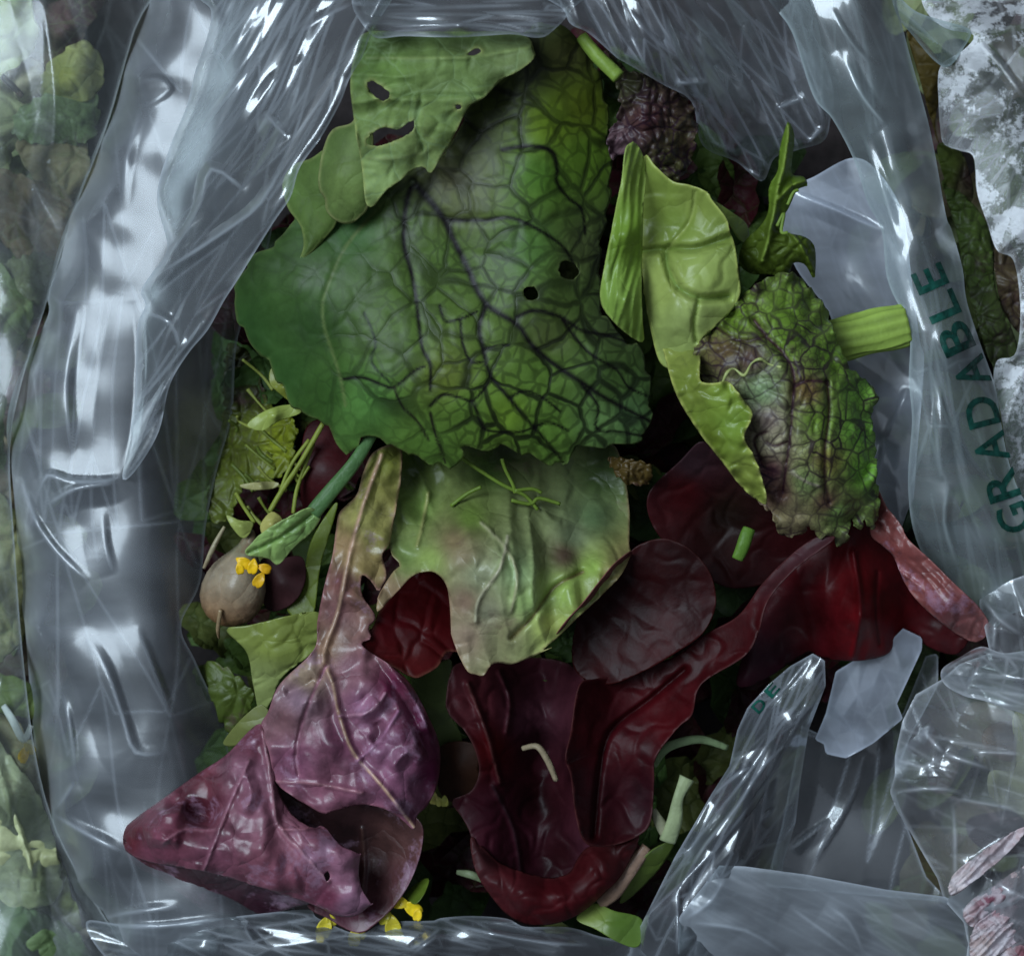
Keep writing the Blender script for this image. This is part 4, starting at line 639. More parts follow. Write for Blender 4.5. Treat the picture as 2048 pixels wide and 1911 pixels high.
# long folded red leaf crossing the middle
RF = thing('red_lettuce_leaf', 1330, 1400, 3.5, 'long dark red leaf folded lengthwise, running down from under the frilled leaf', 'leaf')
lo_ = K(6, 1040, 1170, 1000, 1210, 840, 1330, 710, 1480, 660, 1640, 590, 1760) + K(8, 1690, 330, 1640, 500, 1560, 572, 1435, 740, 1425, 880, 1405, 1100, 1332, 1182, 1200, 1232, 1100, 1240, 1030, 1205, 985, 1050, 962, 850, 930, 745, 960, 600, 1005, 340, 1100, 300) + K(6, 0, 1850, 250, 1760, 400, 1650, 560, 1560, 680, 1400, 820, 1260, 950, 1170)
sheet('blade', lo_, Z(6, 1030, 1180, 6.4, 840, 1320, 6.2, 700, 1490, 6.2, 640, 1660, 5.9, 500, 1640, 5.2, 700, 1380, 5.6) + Z(8, 1640, 500, 5.6, 1500, 400, 4.7, 1435, 740, 5.6, 1400, 1090, 5.0, 1200, 1230, 5.1, 1030, 1200, 5.7, 970, 900, 5.8, 940, 700, 6.0, 1005, 350, 5.5, 1150, 700, 4.9, 1250, 1000, 4.6, 1200, 400, 4.4, 1300, 700, 5.2), M_RED, RF, step=15, lev=2, cols=CC(6, 900, 1260, (98, 60, 74), 760, 1400, (96, 50, 62), 660, 1600, (90, 18, 28), 400, 1700, RD) + CC(8, 1500, 500, (100, 16, 28), 1250, 650, (92, 20, 34), 1200, 1000, (72, 22, 36), 1350, 1000, (74, 34, 50), 1100, 1150, (70, 16, 26), 1100, 500, (66, 10, 20)), rimc=((118, 66, 72), 3, .5), curl=(.1, 10), pucker=(80, .12),
      veins=[(K(8, 1090, 1180, 1120, 850, 1180, 600, 1400, 420, 1600, 250), 4, (70, 8, 18), -.3)])
# round red leaf behind the pale one
tag(sheet('red_lettuce_leaf', K(6, -200, 1450, -60, 1330, 0, 1270, 80, 1205, 200, 1180, 320, 1230, 410, 1330, 447, 1440, 442, 1540, 382, 1650, 270, 1732, 100, 1830, -100, 1900, -260, 1800), Z(6, -200, 1500, 4.4, 0, 1280, 5.2, 200, 1190, 5.5, 400, 1330, 5.6, 440, 1520, 5.5, 270, 1720, 5.4, 0, 1850, 4.9, 150, 1500, 5.0, 300, 1420, 5.3, -150, 1800, 4.4), M_RED, None, step=14, lev=2, cols=CC(6, 50, 1500, (60, 8, 14), 250, 1300, (56, 12, 16), 200, 1650, (84, 14, 22), 380, 1500, (70, 10, 18)), rimc=((110, 56, 56), 2.6, .35), pucker=(90, .05), wr=((40, 80, 300, .05, 3),)), 'round dark red leaf with a thin pale rim, behind the pale lettuce leaf', 'leaf')
# deep red leaves under the frilled one
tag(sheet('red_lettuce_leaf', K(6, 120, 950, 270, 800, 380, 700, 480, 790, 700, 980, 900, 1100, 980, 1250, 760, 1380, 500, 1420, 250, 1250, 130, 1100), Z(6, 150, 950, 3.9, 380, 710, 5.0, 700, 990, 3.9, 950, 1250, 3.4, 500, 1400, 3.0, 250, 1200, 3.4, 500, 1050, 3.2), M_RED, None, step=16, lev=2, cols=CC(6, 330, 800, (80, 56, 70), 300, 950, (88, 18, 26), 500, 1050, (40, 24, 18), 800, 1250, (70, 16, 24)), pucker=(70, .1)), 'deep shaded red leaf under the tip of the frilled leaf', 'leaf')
tag(tube('cut_stem', [(*K(6, 615, 1130)[0], 4.6, 12), (*K(6, 590, 1200)[0], 4.7, 13), (*K(6, 555, 1280)[0], 4.6, 11)], M_STALK, None, (92, 128, 48), 10, flat=.6), 'short bright green stem piece among the dark red leaves', 'stem')
# purple tongue leaf at the bottom with its lip turned up
TG = thing('purple_lettuce_leaf', 1090, 1680, 3.0, 'dark purple tongue shaped leaf with a reddish rounded lip at the bottom of the bag', 'leaf')
to = K(8, 300, 230, 420, 200, 560, 180, 900, 200, 1040, 330, 990, 600, 960, 750, 1000, 900, 1020, 1080, 1060, 1180, 1160, 1210, 1340, 1170, 1260, 1370, 1150, 1480, 1020, 1590, 880, 1650, 720, 1660, 600, 1600, 520, 1510, 450, 1410, 412, 1300, 398, 1180, 350, 1080, 290, 985, 400, 930, 445, 800, 385, 620, 275, 500, 262, 400)
sheet('blade', to, Z(8, 300, 250, 4.6, 270, 420, 4.8, 380, 600, 4.7, 440, 780, 4.4, 300, 985, 3.8, 400, 1180, 4.0, 600, 300, 3.0, 800, 300, 1.6, 1000, 340, 3.6, 700, 600, 3.1, 850, 700, 1.7, 960, 700, 4.0, 600, 900, 3.4, 800, 1000, 2.0, 980, 950, 3.8, 550, 1200, 3.6, 800, 1300, 2.3, 1000, 1200, 3.6, 1200, 1250, 3.8, 800, 1640, 3.4, 500, 1450, 3.6), M_RED, TG, step=15, lev=2, cols=CC(8, 340, 400, (109, 49, 63), 500, 700, (98, 12, 22), 720, 550, (103, 59, 81), 550, 1050, (85, 32, 54), 800, 1000, (62, 21, 33), 650, 1250, (94, 39, 63), 900, 1300, (58, 16, 28), 1100, 1300, (110, 60, 85)), rimc=((120, 90, 96), 3.5, .45), pucker=(60, .14), veins=[(K(8, 380, 330, 440, 480, 500, 650, 560, 880), 4, (120, 70, 76), .25), (K(8, 560, 260, 620, 420, 600, 600), 3, (70, 34, 44), .15), (K(8, 520, 900, 640, 1150, 680, 1400), 3, (84, 56, 72), .12)])
lp = K(8, 398, 1185, 470, 1245, 560, 1330, 700, 1385, 850, 1415, 950, 1385, 1000, 1300, 1060, 1240, 1150, 1225, 1340, 1175, 1255, 1385, 1150, 1500, 1020, 1612, 880, 1672, 720, 1682, 600, 1622, 520, 1532, 450, 1432, 408, 1320)
sheet('lip', lp, Z(8, 400, 1200, 4.3, 560, 1335, 4.2, 850, 1410, 4.2, 1000, 1300, 4.3, 1330, 1180, 5.0, 450, 1400, 4.7, 700, 1520, 5.2, 900, 1530, 5.2, 1100, 1400, 5.2, 1250, 1380, 4.9, 1020, 1605, 4.7, 750, 1675, 4.5, 520, 1530, 4.4), M_RED, TG, step=13, lev=2, cols=CC(8, 450, 1300, (92, 50, 60), 600, 1450, (104, 38, 50), 850, 1560, (102, 26, 38), 1100, 1450, (90, 22, 32), 1200, 1280, (88, 30, 38)), rimc=((120, 60, 66), 4, .5), pucker=(50, .14), curl=(-.25, 12))
tag(tube('curled_stem', [(*K(8, 690, 690)[0], 4.0, 5), (*K(8, 770, 680)[0], 4.3, 6), (*K(8, 830, 760)[0], 4.3, 6.5), (*K(8, 878, 870)[0], 4.1, 5)], M_STEM, None, (150, 136, 110), 8), 'tiny curled beige stem lying on the purple tongue leaf', 'stem')
tag(sheet('brown_leaf', K(8, 215, 700, 320, 650, 430, 680, 440, 800, 430, 920, 310, 990, 220, 930), Z(8, 220, 720, 3.4, 430, 690, 3.9, 430, 910, 3.5, 230, 920, 3.1, 320, 800, 3.8), M_RED, None, step=12, lev=2, cols=(86, 58, 48)), 'small brown leaf scrap tucked left of the purple tongue leaf', 'leaf')
tag(sheet('green_leaf', K(8, 60, 300, 160, 250, 290, 200, 275, 470, 345, 620, 330, 700, 200, 720, 150, 600), Z(8, 80, 310, 3.6, 290, 220, 4.2, 340, 640, 3.3, 180, 690, 3.0, 210, 450, 3.8), M_SPIN, None, step=12, lev=2, cols=(86, 104, 66)), 'dull green leaf strip between the red curl and the purple tongue leaf', 'leaf')

# ---- pale lettuce leaf in the middle
pl = K(5, 430, 800, 520, 770, 1000, 760, 1600, 740, 1710, 900, 1745, 1100, 1745, 1290, 1755, 1340, 1705, 1450, 1600, 1562, 1450, 1702, 1370, 1782, 1285, 1855) + K(8, 860, 122, 640, 216, 560, 210, 512, 222, 470, 282, 430, 276, 380, 260, 332, 172, 290, 60) + K(5, 800, 1740, 792, 1600, 770, 1500, 700, 1438, 600, 1458, 530, 1528, 470, 1590, 408, 1652, 420, 1560, 490, 1442, 530, 1400, 478, 1330, 465, 1200, 480, 1000)
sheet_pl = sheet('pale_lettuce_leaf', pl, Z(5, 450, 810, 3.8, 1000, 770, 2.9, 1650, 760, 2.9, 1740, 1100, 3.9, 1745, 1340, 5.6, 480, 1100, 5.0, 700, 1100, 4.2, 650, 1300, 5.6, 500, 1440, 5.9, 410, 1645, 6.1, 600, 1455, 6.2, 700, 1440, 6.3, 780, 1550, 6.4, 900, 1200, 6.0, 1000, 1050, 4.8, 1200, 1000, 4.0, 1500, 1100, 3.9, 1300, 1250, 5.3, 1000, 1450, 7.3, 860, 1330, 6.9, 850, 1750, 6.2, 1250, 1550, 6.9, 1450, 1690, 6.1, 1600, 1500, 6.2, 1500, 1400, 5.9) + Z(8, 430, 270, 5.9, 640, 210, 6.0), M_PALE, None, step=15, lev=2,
    cols=CC(5, 600, 850, (60, 82, 31), 1000, 900, (56, 80, 36), 1600, 950, (58, 80, 44), 620, 1100, (100, 129, 69), 560, 1350, (112, 138, 84), 680, 1380, (130, 156, 91), 900, 1150, (94, 120, 59), 820, 1280, (118, 109, 86), 860, 1350, (122, 116, 97), 950, 1450, (140, 152, 129), 1000, 1650, (138, 145, 127), 870, 1600, (128, 112, 101), 880, 1780, (142, 129, 118), 1150, 1450, (140, 170, 129), 1200, 1600, (142, 174, 116), 1100, 1750, (128, 132, 103), 1400, 1550, (150, 185, 101), 1320, 1730, (166, 188, 112), 1550, 1420, (132, 165, 86), 1640, 1440, (128, 132, 84), 1720, 1360, (124, 123, 84), 1450, 1250, (108, 125, 101), 1400, 1350, (84, 71, 63), 1550, 1150, (86, 112, 80), 480, 1540, (134, 120, 101)), rimc=((150, 118, 104), 3.5, .4), pucker=(80, .12), wr=((75, 60, 260, .26, 6),),  # greens at the top darkened for the shade under the mustard leaf
    veins=[(K(5, 960, 1180, 1080, 1300, 1150, 1450, 1120, 1650), 3, (156, 164, 136), .12), (K(5, 1100, 1250, 1060, 1420, 950, 1580, 930, 1700), 3, (168, 172, 156), .12), (K(5, 1500, 1440, 1350, 1520, 1230, 1680, 1120, 1790), 4, (112, 108, 70), -.25), (K(5, 680, 1020, 650, 1180, 620, 1300), 3, (140, 150, 100), .14)])
sheet('rolled_edge', K(5, 1760, 1330, 1735, 1400, 1690, 1462, 1600, 1566, 1450, 1706, 1340, 1810, 1400, 1715, 1500, 1605, 1590, 1490, 1670, 1395), Z(5, 1755, 1335, 5.7, 1690, 1460, 5.2, 1600, 1565, 5.3, 1450, 1705, 5.4, 1345, 1805, 5.4, 1400, 1715, 6.9, 1500, 1605, 7.0, 1590, 1490, 6.9, 1670, 1395, 6.4), M_RED, sheet_pl, step=9, lev=2, cols=(170, 96, 112), rimc=((190, 140, 130), 3, .5), pucker=(40, .1))
tag(sheet_pl, 'pale green lettuce leaf with pink wavy edge in the middle of the bag', 'leaf')
# red curl
tag(sheet('red_lettuce_leaf', K(5, 540, 1480, 620, 1400, 720, 1400, 790, 1500, 805, 1600, 815, 1750, 850, 1855) + K(7, 1975, 120, 1935, 182, 1880, 216, 1830, 232, 1750, 192, 1650, 142, 1585, 82, 1600, 20) + K(5, 380, 1740, 430, 1630), Z(5, 560, 1480, 4.6, 720, 1420, 4.2, 800, 1600, 4.5, 400, 1740, 5.7, 600, 1650, 5.0, 700, 1750, 5.3) + Z(7, 1960, 100, 5.2, 1830, 225, 5.9, 1660, 145, 6.0, 1800, 100, 5.5), M_RED, None, step=13, lev=2, cols=CC(5, 600, 1600, (92, 14, 22), 500, 1700, (100, 16, 28)) + CC(7, 1800, 150, (112, 28, 34)), rimc=((170, 110, 100), 4, .7), pucker=(60, .12)), 'small dark red curl of leaf under the pale lettuce leaf', 'leaf')

# ---- purple lettuce leaf, lower left
PL = thing('purple_lettuce_leaf', 640, 1500, 3.5, 'large purple lettuce leaf with a pale rib, spread over the film at the lower left', 'leaf')
P1, P2, P3 = (123, 76, 104), (108, 51, 83), (144, 102, 132)
up = K(5, 395, 800, 530, 770, 535, 950, 500, 1150, 475, 1290, 435, 1350, 460, 1450, 420, 1540, 372, 1482, 328, 1458, 330, 1560, 400, 1680, 365, 1730, 375, 1790) + K(7, 1600, 90, 1750, 195, 1822, 270, 1892, 400, 1942, 530, 1938, 680, 1892, 790, 1842, 842, 1832, 905, 1780, 862, 1700, 812, 1600, 792, 1480, 818, 1430, 832, 1370, 802, 1290, 752, 1218, 690, 1188, 560, 1150, 450, 1185, 380, 1235, 260, 1370, 130) + K(5, 90, 1800, 92, 1700, 132, 1500, 172, 1350, 192, 1200, 212, 1120, 300, 1030, 332, 920)
sheet('upper_lobe', up, Z(5, 450, 800, 4.9, 220, 1120, 5.2, 500, 1100, 5.3, 350, 1050, 5.8, 300, 1300, 6.1, 180, 1350, 5.6, 440, 1380, 5.7, 250, 1550, 6.3, 110, 1650, 5.7, 390, 1680, 5.8) + Z(7, 1400, 130, 6.2, 1600, 110, 6.3, 1240, 270, 5.4, 1820, 280, 6.2, 1500, 350, 6.3, 1330, 380, 6.5, 1160, 450, 5.2, 1940, 600, 4.9, 1860, 470, 6.3, 1900, 470, 5.4, 1820, 330, 5.9, 1750, 500, 6.9, 1640, 620, 6.3, 1220, 680, 5.8, 1400, 600, 6.6, 1430, 825, 6.0, 1600, 785, 6.1, 1830, 890, 5.6, 1800, 720, 6.4), M_PURP, PL, step=13, lev=2,
    cols=CC(5, 430, 850, (112, 124, 56), 380, 1000, (142, 146, 84), 340, 1150, (160, 164, 104), 400, 1250, (148, 150, 92), 250, 1300, (142, 122, 96), 350, 1400, (150, 138, 96), 220, 1500, (113, 76, 80), 200, 1650, (124, 90, 98)) + CC(7, 1450, 90, (128, 104, 90), 1350, 230, (156, 142, 130), 1320, 320, (144, 121, 149), 1250, 420, (115, 84, 98), 1550, 200, (135, 95, 117), 1600, 350, (142, 99, 137), 1720, 260, (92, 30, 66), 1850, 450, (88, 25, 66), 1700, 550, (123, 84, 119), 1780, 680, (124, 80, 115), 1300, 600, (128, 80, 115), 1450, 700, (128, 82, 110), 1500, 500, (113, 66, 98), 1920, 650, (92, 23, 70)), rimc=((153, 102, 124), 4, .5), pucker=(84, .5, 1), ruffle=(.3, 24, 40, 3), wr=((75, 90, 260, .1, 3),), crease=[(K(7, 1240, 420, 1330, 350, 1430, 330), .4, 30), (K(7, 1250, 300, 1340, 270, 1400, 220), -.45, 24), (K(7, 1640, 520, 1680, 480, 1660, 420), -.4, 18), (K(7, 1660, 150, 1800, 360, 1900, 560), -.3, 16), (K(7, 1720, 180, 1830, 330, 1920, 520), .3, 12), (K(7, 1580, 420, 1680, 330), .35, 22), (K(7, 1720, 640, 1800, 560, 1880, 600), .35, 22)],
    veins=[(K(5, 430, 820, 330, 1100, 260, 1350, 200, 1650) + K(7, 1430, 130, 1470, 260, 1500, 400, 1560, 560, 1680, 700, 1830, 890), 5, (176, 150, 136), .22), (K(7, 1440, 180, 1350, 380, 1310, 560, 1320, 660), 3, (144, 102, 130), -.15), (K(7, 1500, 400, 1640, 380, 1700, 300), 3, (164, 124, 156), .12), (K(7, 1580, 600, 1680, 500, 1760, 380), 3, (150, 108, 149), .12), (K(7, 1220, 690, 1400, 700, 1600, 740), 3, (153, 110, 132), .1)])
lw_ = K(7, 1130, 440, 1180, 470, 1210, 600, 1220, 700, 1290, 832, 1380, 892, 1432, 888, 1500, 962, 1592, 1012, 1592, 1012, 1585, 1100, 1602, 1170, 1642, 1232, 1642, 1232, 1570, 1282, 1490, 1282, 1420, 1250, 1350, 1222, 1250, 1190, 1120, 1150, 950, 1098, 800, 1070, 680, 1050, 590, 1020, 540, 975, 538, 912, 600, 850, 740, 750, 880, 650, 1000, 570)
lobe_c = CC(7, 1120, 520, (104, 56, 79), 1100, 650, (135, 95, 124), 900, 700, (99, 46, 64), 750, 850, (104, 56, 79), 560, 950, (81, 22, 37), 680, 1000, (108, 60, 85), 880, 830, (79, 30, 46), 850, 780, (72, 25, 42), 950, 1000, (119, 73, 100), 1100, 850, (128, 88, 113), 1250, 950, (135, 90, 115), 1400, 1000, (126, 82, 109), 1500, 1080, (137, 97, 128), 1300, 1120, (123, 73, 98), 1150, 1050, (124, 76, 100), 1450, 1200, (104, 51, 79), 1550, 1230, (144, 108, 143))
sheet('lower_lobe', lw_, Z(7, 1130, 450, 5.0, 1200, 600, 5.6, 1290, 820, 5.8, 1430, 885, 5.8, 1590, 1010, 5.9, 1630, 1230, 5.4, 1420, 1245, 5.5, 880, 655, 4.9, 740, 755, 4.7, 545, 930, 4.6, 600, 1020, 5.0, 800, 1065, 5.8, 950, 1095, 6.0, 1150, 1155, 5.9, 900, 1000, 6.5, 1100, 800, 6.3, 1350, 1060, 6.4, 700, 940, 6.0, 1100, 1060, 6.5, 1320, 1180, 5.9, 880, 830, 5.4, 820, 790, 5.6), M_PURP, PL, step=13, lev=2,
    cols=lobe_c, rimc=((144, 95, 119), 3, .3), pucker=(76, .5, 1), curl=(-.15, 8), holes=[K(7, 1432, 1100, 1450, 1085, 1458, 1115, 1442, 1134)], wr=((30, 90, 240, .1, 8),),
    crease=[(K(7, 800, 800, 880, 830, 960, 860), -.5, 30), (K(7, 690, 850, 780, 830, 830, 850), .3, 20), (K(7, 1080, 640, 1110, 760, 1060, 830), .35, 22), (K(7, 650, 940, 800, 950), .25, 20)],
    veins=[(K(7, 1160, 470, 1200, 700, 1230, 880, 1330, 1000, 1450, 1130), 3.5, (160, 119, 143), .14), (K(7, 1100, 600, 1000, 820, 940, 980, 900, 1080), 2.6, (144, 102, 130), .12), (K(7, 1000, 830, 960, 900, 820, 900, 720, 960), 2.4, (135, 90, 115), .1), (K(7, 1250, 900, 1330, 900, 1420, 880), 2.4, (144, 97, 119), .1)])
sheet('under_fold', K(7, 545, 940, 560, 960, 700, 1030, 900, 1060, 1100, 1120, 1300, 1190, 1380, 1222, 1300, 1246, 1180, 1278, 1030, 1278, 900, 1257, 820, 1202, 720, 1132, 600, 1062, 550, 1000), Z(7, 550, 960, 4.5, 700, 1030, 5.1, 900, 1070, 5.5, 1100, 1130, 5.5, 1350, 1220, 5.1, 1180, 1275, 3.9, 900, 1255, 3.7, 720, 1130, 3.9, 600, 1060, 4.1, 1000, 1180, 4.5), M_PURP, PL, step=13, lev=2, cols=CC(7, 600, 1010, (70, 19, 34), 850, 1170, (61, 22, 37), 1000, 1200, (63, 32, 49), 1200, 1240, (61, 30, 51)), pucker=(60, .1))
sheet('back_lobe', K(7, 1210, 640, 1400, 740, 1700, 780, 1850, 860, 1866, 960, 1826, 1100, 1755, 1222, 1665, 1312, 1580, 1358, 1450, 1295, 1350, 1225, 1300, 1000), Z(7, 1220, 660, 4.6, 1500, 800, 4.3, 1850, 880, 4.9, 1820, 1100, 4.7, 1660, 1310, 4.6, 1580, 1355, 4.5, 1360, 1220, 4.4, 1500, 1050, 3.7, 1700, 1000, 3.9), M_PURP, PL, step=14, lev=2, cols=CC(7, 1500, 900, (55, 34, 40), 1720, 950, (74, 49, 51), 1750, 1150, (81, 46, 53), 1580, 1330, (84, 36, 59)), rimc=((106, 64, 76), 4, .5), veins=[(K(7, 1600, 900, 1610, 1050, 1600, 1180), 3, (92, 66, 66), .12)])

# ---- left pocket: bulb, sprigs, small leaves
def bulb():
    t = thing('shallot_bulb', 465, 1165, 3.2, 'small beige papery bulb lying against the film at the left', 'bulb')
    a = K(4, 1240, 1520)[0]; ax = np.array([math.cos(math.radians(-72)), math.sin(math.radians(-72))]); V = []; F = []; C = []; n = 22; s = 26
    prof = [(-1.0, .05), (-.97, .3), (-.88, .55), (-.7, .78), (-.45, .94), (-.15, 1.0), (.15, .97), (.42, .85), (.65, .66), (.85, .46), (1.05, .3), (1.25, .2), (1.42, .13), (1.5, .04)]
    R = 66
    for i, (u, r) in enumerate(prof):
        for k in range(s):
            th = 2 * math.pi * k / s; rr_ = r * R * (.92 + .07 * math.sin(2 * th + .6) + .03 * math.sin(5 * th) + .02 * math.sin(9 * th + u * 3))
            px = a[0] + ax[0] * u * R * 1.22 - ax[1] * math.cos(th) * rr_; py = a[1] + ax[1] * u * R * 1.22 + ax[0] * math.cos(th) * rr_; z = (4.1 + .2 * u) / 100 + math.sin(th) * rr_ * PXM
            x, y = world_xy(px, py, z); V.append((x, y, z))
            c = (lin((148, 134, 112)) * max(0, 1 + min(u, 0)) + lin((136, 100, 66)) * max(0, -u)) if u < .7 else lin((120, 116, 92)); C.append((*(c * (1 + .07 * math.sin(11 * th + u))), .3))
    for i in range(len(prof) - 1):
        for k in range(s): F.append((i * s + k, (i + 1) * s + k, (i + 1) * s + (k + 1) % s, i * s + (k + 1) % s))
    link('skin', V, F, M_BULB, t, np.array(C))
    q = K(4, 1190, 1200, 1130, 1310, 1080, 1420); tube('dry_strand', [(*q[0], 4.9, 3), (*q[1], 5.0, 5), (*q[2], 4.8, 3)], M_BULB, t, (160, 150, 120), 8)
    q = K(4, 1170, 1640, 1155, 1740, 1160, 1790); tube('root_strand', [(*q[0], 4.9, 4), (*q[1], 4.6, 4), (*q[2], 4.2, 2)], M_BULB, t, (150, 128, 96), 8)
bulb()
tag(sheet('purple_leaf', K(4, 1380, 1380, 1480, 1370, 1600, 1360, 1620, 1480, 1560, 1600, 1440, 1650, 1380, 1560), Z(4, 1390, 1390, 3.8, 1600, 1370, 3.8, 1500, 1500, 4.3, 1420, 1640, 3.5), M_RED, None, step=11, lev=2, cols=(96, 62, 72)), 'small plum coloured leaf next to the beige bulb', 'leaf')
tag(sheet('red_lettuce_leaf', K(4, 1620, 680, 1740, 640, 1860, 780, 1790, 930, 1700, 1040, 1620, 1130, 1590, 960), Z(4, 1630, 700, 3.9, 1850, 780, 4.2, 1620, 1120, 3.9, 1720, 900, 4.5), M_RED, None, step=12, lev=2, cols=(86, 20, 30)), 'narrow dark red leaf behind the long green stem at the left', 'leaf')
tag(sheet('yellow_green_leaf', K(4, 1215, 240, 1330, 300, 1390, 480, 1460, 600, 1560, 640, 1560, 760, 1520, 890, 1420, 960, 1300, 970, 1250, 1070, 1200, 1170, 1110, 1150, 1110, 1000, 1170, 760, 1190, 450), Z(4, 1220, 260, 0.6, 1330, 320, .9, 1400, 520, 1.4, 1550, 680, 3.2, 1400, 800, 2.6, 1500, 880, 2.9, 1300, 960, 2.6, 1180, 750, 1.2, 1120, 1050, 2.2, 1200, 1150, 2.6, 1270, 600, 1.6), M_MUST2, None, step=13, lev=2, fine=.4, pucker=(34, .3), serr=(10, 30), cols=CC(4, 1300, 450, (44, 52, 24), 1480, 760, (124, 142, 36), 1300, 800, (84, 98, 36), 1150, 1050, (84, 100, 40))), 'crumpled yellow green leaf in the left pocket above the bulb', 'leaf')  # colours darkened, most at the top, for the deep shade in the pocket
SR = thing('stemmy_sprig', 560, 1000, 3.5, 'sprig of thin yellow green stems with small pale leaves, left of centre', 'sprig')
for q, r, zz in (((1720, 640, 1600, 850, 1500, 1000, 1430, 1120), 5, 4.7), ((1660, 760, 1600, 920, 1570, 1020, 1555, 1130), 4, 4.5), ((1640, 740, 1540, 880, 1470, 1060), 4, 4.5), ((1250, 1020, 1290, 1090, 1350, 1180), 4, 4.5), ((1560, 900, 1580, 960, 1640, 880), 3, 4.5)):
    a = K(4, *q); tube('stem', [(*p, zz, r) for p in a], M_STEM, SR, (128, 140, 56), 8)
for k_ in range(16):
    x0, y0 = rr.uniform(1200, 1560), rr.uniform(300, 1150); a_ = rr.uniform(-1.2, .6); l_ = rr.uniform(60, 170)
    a = K(4, x0, y0, x0 + l_ * math.cos(a_) * .5 + rr.uniform(-25, 25), y0 + l_ * math.sin(a_ + 1.9) * .5, x0 + l_ * math.cos(a_), y0 + l_ * math.sin(a_ + 1.9)); z_ = rr.uniform(2.6, 4.0)
    tube('stem', [(*p, z_ + rr.uniform(-.2, .3), rr.uniform(2.2, 4.2)) for p in a], M_STEM, SR, rr.choice(((104, 116, 44), (84, 98, 38), (124, 132, 60))), 7)
for q, zz, c in (((1310, 662, 1380, 600, 1480, 560, 1592, 556, 1590, 600, 1480, 640, 1390, 692), 4.9, (140, 162, 88)), ((1200, 1140, 1270, 1165, 1345, 1180, 1300, 1262, 1240, 1220), 4.9, (140, 158, 92)), ((1380, 1190, 1440, 1120, 1500, 1165, 1470, 1230, 1400, 1250), 5.1, (164, 168, 104)), ((1440, 360, 1510, 410, 1570, 500, 1590, 570, 1500, 510, 1430, 440), 4.9, (112, 126, 56)), ((1270, 980, 1400, 960, 1480, 970, 1440, 1000, 1330, 1005), 4.6, (146, 150, 110))):
    P_ = K(4, *q); g = np.mean(P_, 0); sheet('leaflet', P_, [(*p, zz - .2) for p in P_] + [(*g, zz + .15)], M_SPIN, SR, step=9, lev=2, cols=c)
LS = thing('long_stemmed_leaf', 640, 1010, 4.5, 'small bright green leaf on a long dark stem beside the purple rib', 'leaf')
tube('stem', [(*K(4, 1990, 680)[0], 5.6, 11), (*K(4, 1900, 830)[0], 5.9, 12), (*K(4, 1780, 980)[0], 5.9, 14), (*K(4, 1660, 1130)[0], 5.8, 15)], M_STEM, LS, (78, 112, 66), 10, flat=.5)
P_ = K(4, 1640, 1100, 1700, 1140, 1660, 1220, 1560, 1310, 1475, 1402, 1420, 1370, 1300, 1345, 1350, 1270, 1420, 1210, 1530, 1150)
sheet('blade', P_, Z(4, 1660, 1120, 5.9, 1300, 1340, 5.4, 1470, 1395, 5.2, 1400, 1250, 5.8, 1600, 1250, 5.7, 1480, 1270, 5.9), M_SPIN, LS, step=10, lev=2, cols=CC(4, 1400, 1300, (130, 166, 104), 1600, 1200, (116, 154, 96)), pucker=(36, .1), veins=[(K(4, 1650, 1140, 1480, 1260, 1320, 1335), 3, (84, 120, 62), -.12)], rimc=((160, 190, 130), 3, .5))
tag(sheet('green_leaf', K(7, 1000, 20, 1100, 0, 1400, -60, 1430, 40, 1395, 110, 1250, 225, 1200, 330, 1150, 392, 1118, 260, 1090, 120), Z(7, 1010, 30, 4.3, 1400, -40, 4.7, 1390, 100, 4.4, 1150, 380, 3.4, 1180, 130, 4.6, 1100, 200, 3.9), M_SPIN, None, step=12, lev=2, cols=CC(7, 1200, 60, (118, 136, 70), 1160, 250, (128, 146, 96)), pucker=(50, .1)), 'pale green leaf below the beige bulb', 'leaf')
tag(sheet('green_leaf', K(4, 1520, 1640, 1600, 1500, 1640, 1300, 1720, 1150, 1790, 1080, 1700, 1400, 1650, 1690), Z(4, 1530, 1640, 3.7, 1640, 1300, 4.0, 1780, 1090, 4.3, 1650, 1680, 3.9), M_SPIN, None, step=12, lev=2, cols=(92, 112, 44)), 'narrow shaded green leaf beside the rib of the purple leaf', 'leaf')
tag(sheet('frilly_leaf', K(7, 860, 210, 960, 170, 1080, 260, 1115, 330, 1060, 420, 1000, 470, 960, 380), Z(7, 870, 220, 2.8, 1110, 330, 3.3, 1000, 460, 2.9, 990, 300, 3.4), M_MUST2, None, step=11, lev=2, pucker=(40, .12), serr=(12, 34), cols=(66, 84, 34)), 'small frilly green leaf in the shadow below the pale green leaf', 'leaf')
tag(sheet('green_leaf', K(7, 985, 520, 1060, 420, 1150, 350, 1190, 400, 1120, 470, 1050, 530), Z(7, 990, 520, 3.7, 1170, 370, 4.6, 1080, 460, 4.4, 1050, 525, 4.0), M_SPIN, None, step=10, lev=2, cols=(104, 116, 70)), 'green leaf tip behind the top corner of the purple leaf', 'leaf')
tag(sheet('withered_leaf', K(5, 1640, 840, 1760, 850, 1855, 880, 1850, 960, 1780, 980, 1700, 950), Z(5, 1650, 850, 4.6, 1850, 890, 4.9, 1780, 970, 4.7, 1740, 900, 5.1), M_MUST2, None, step=10, lev=2, pucker=(20, .2), serr=(8, 20), cols=(72, 60, 28)), 'withered ochre leaf scrap right of the pale lettuce leaf', 'leaf')
FT = thing('fern_tendril', 1000, 950, 5.0, 'thin green tendrils under the serrated edge of the veined leaf', 'tendril')
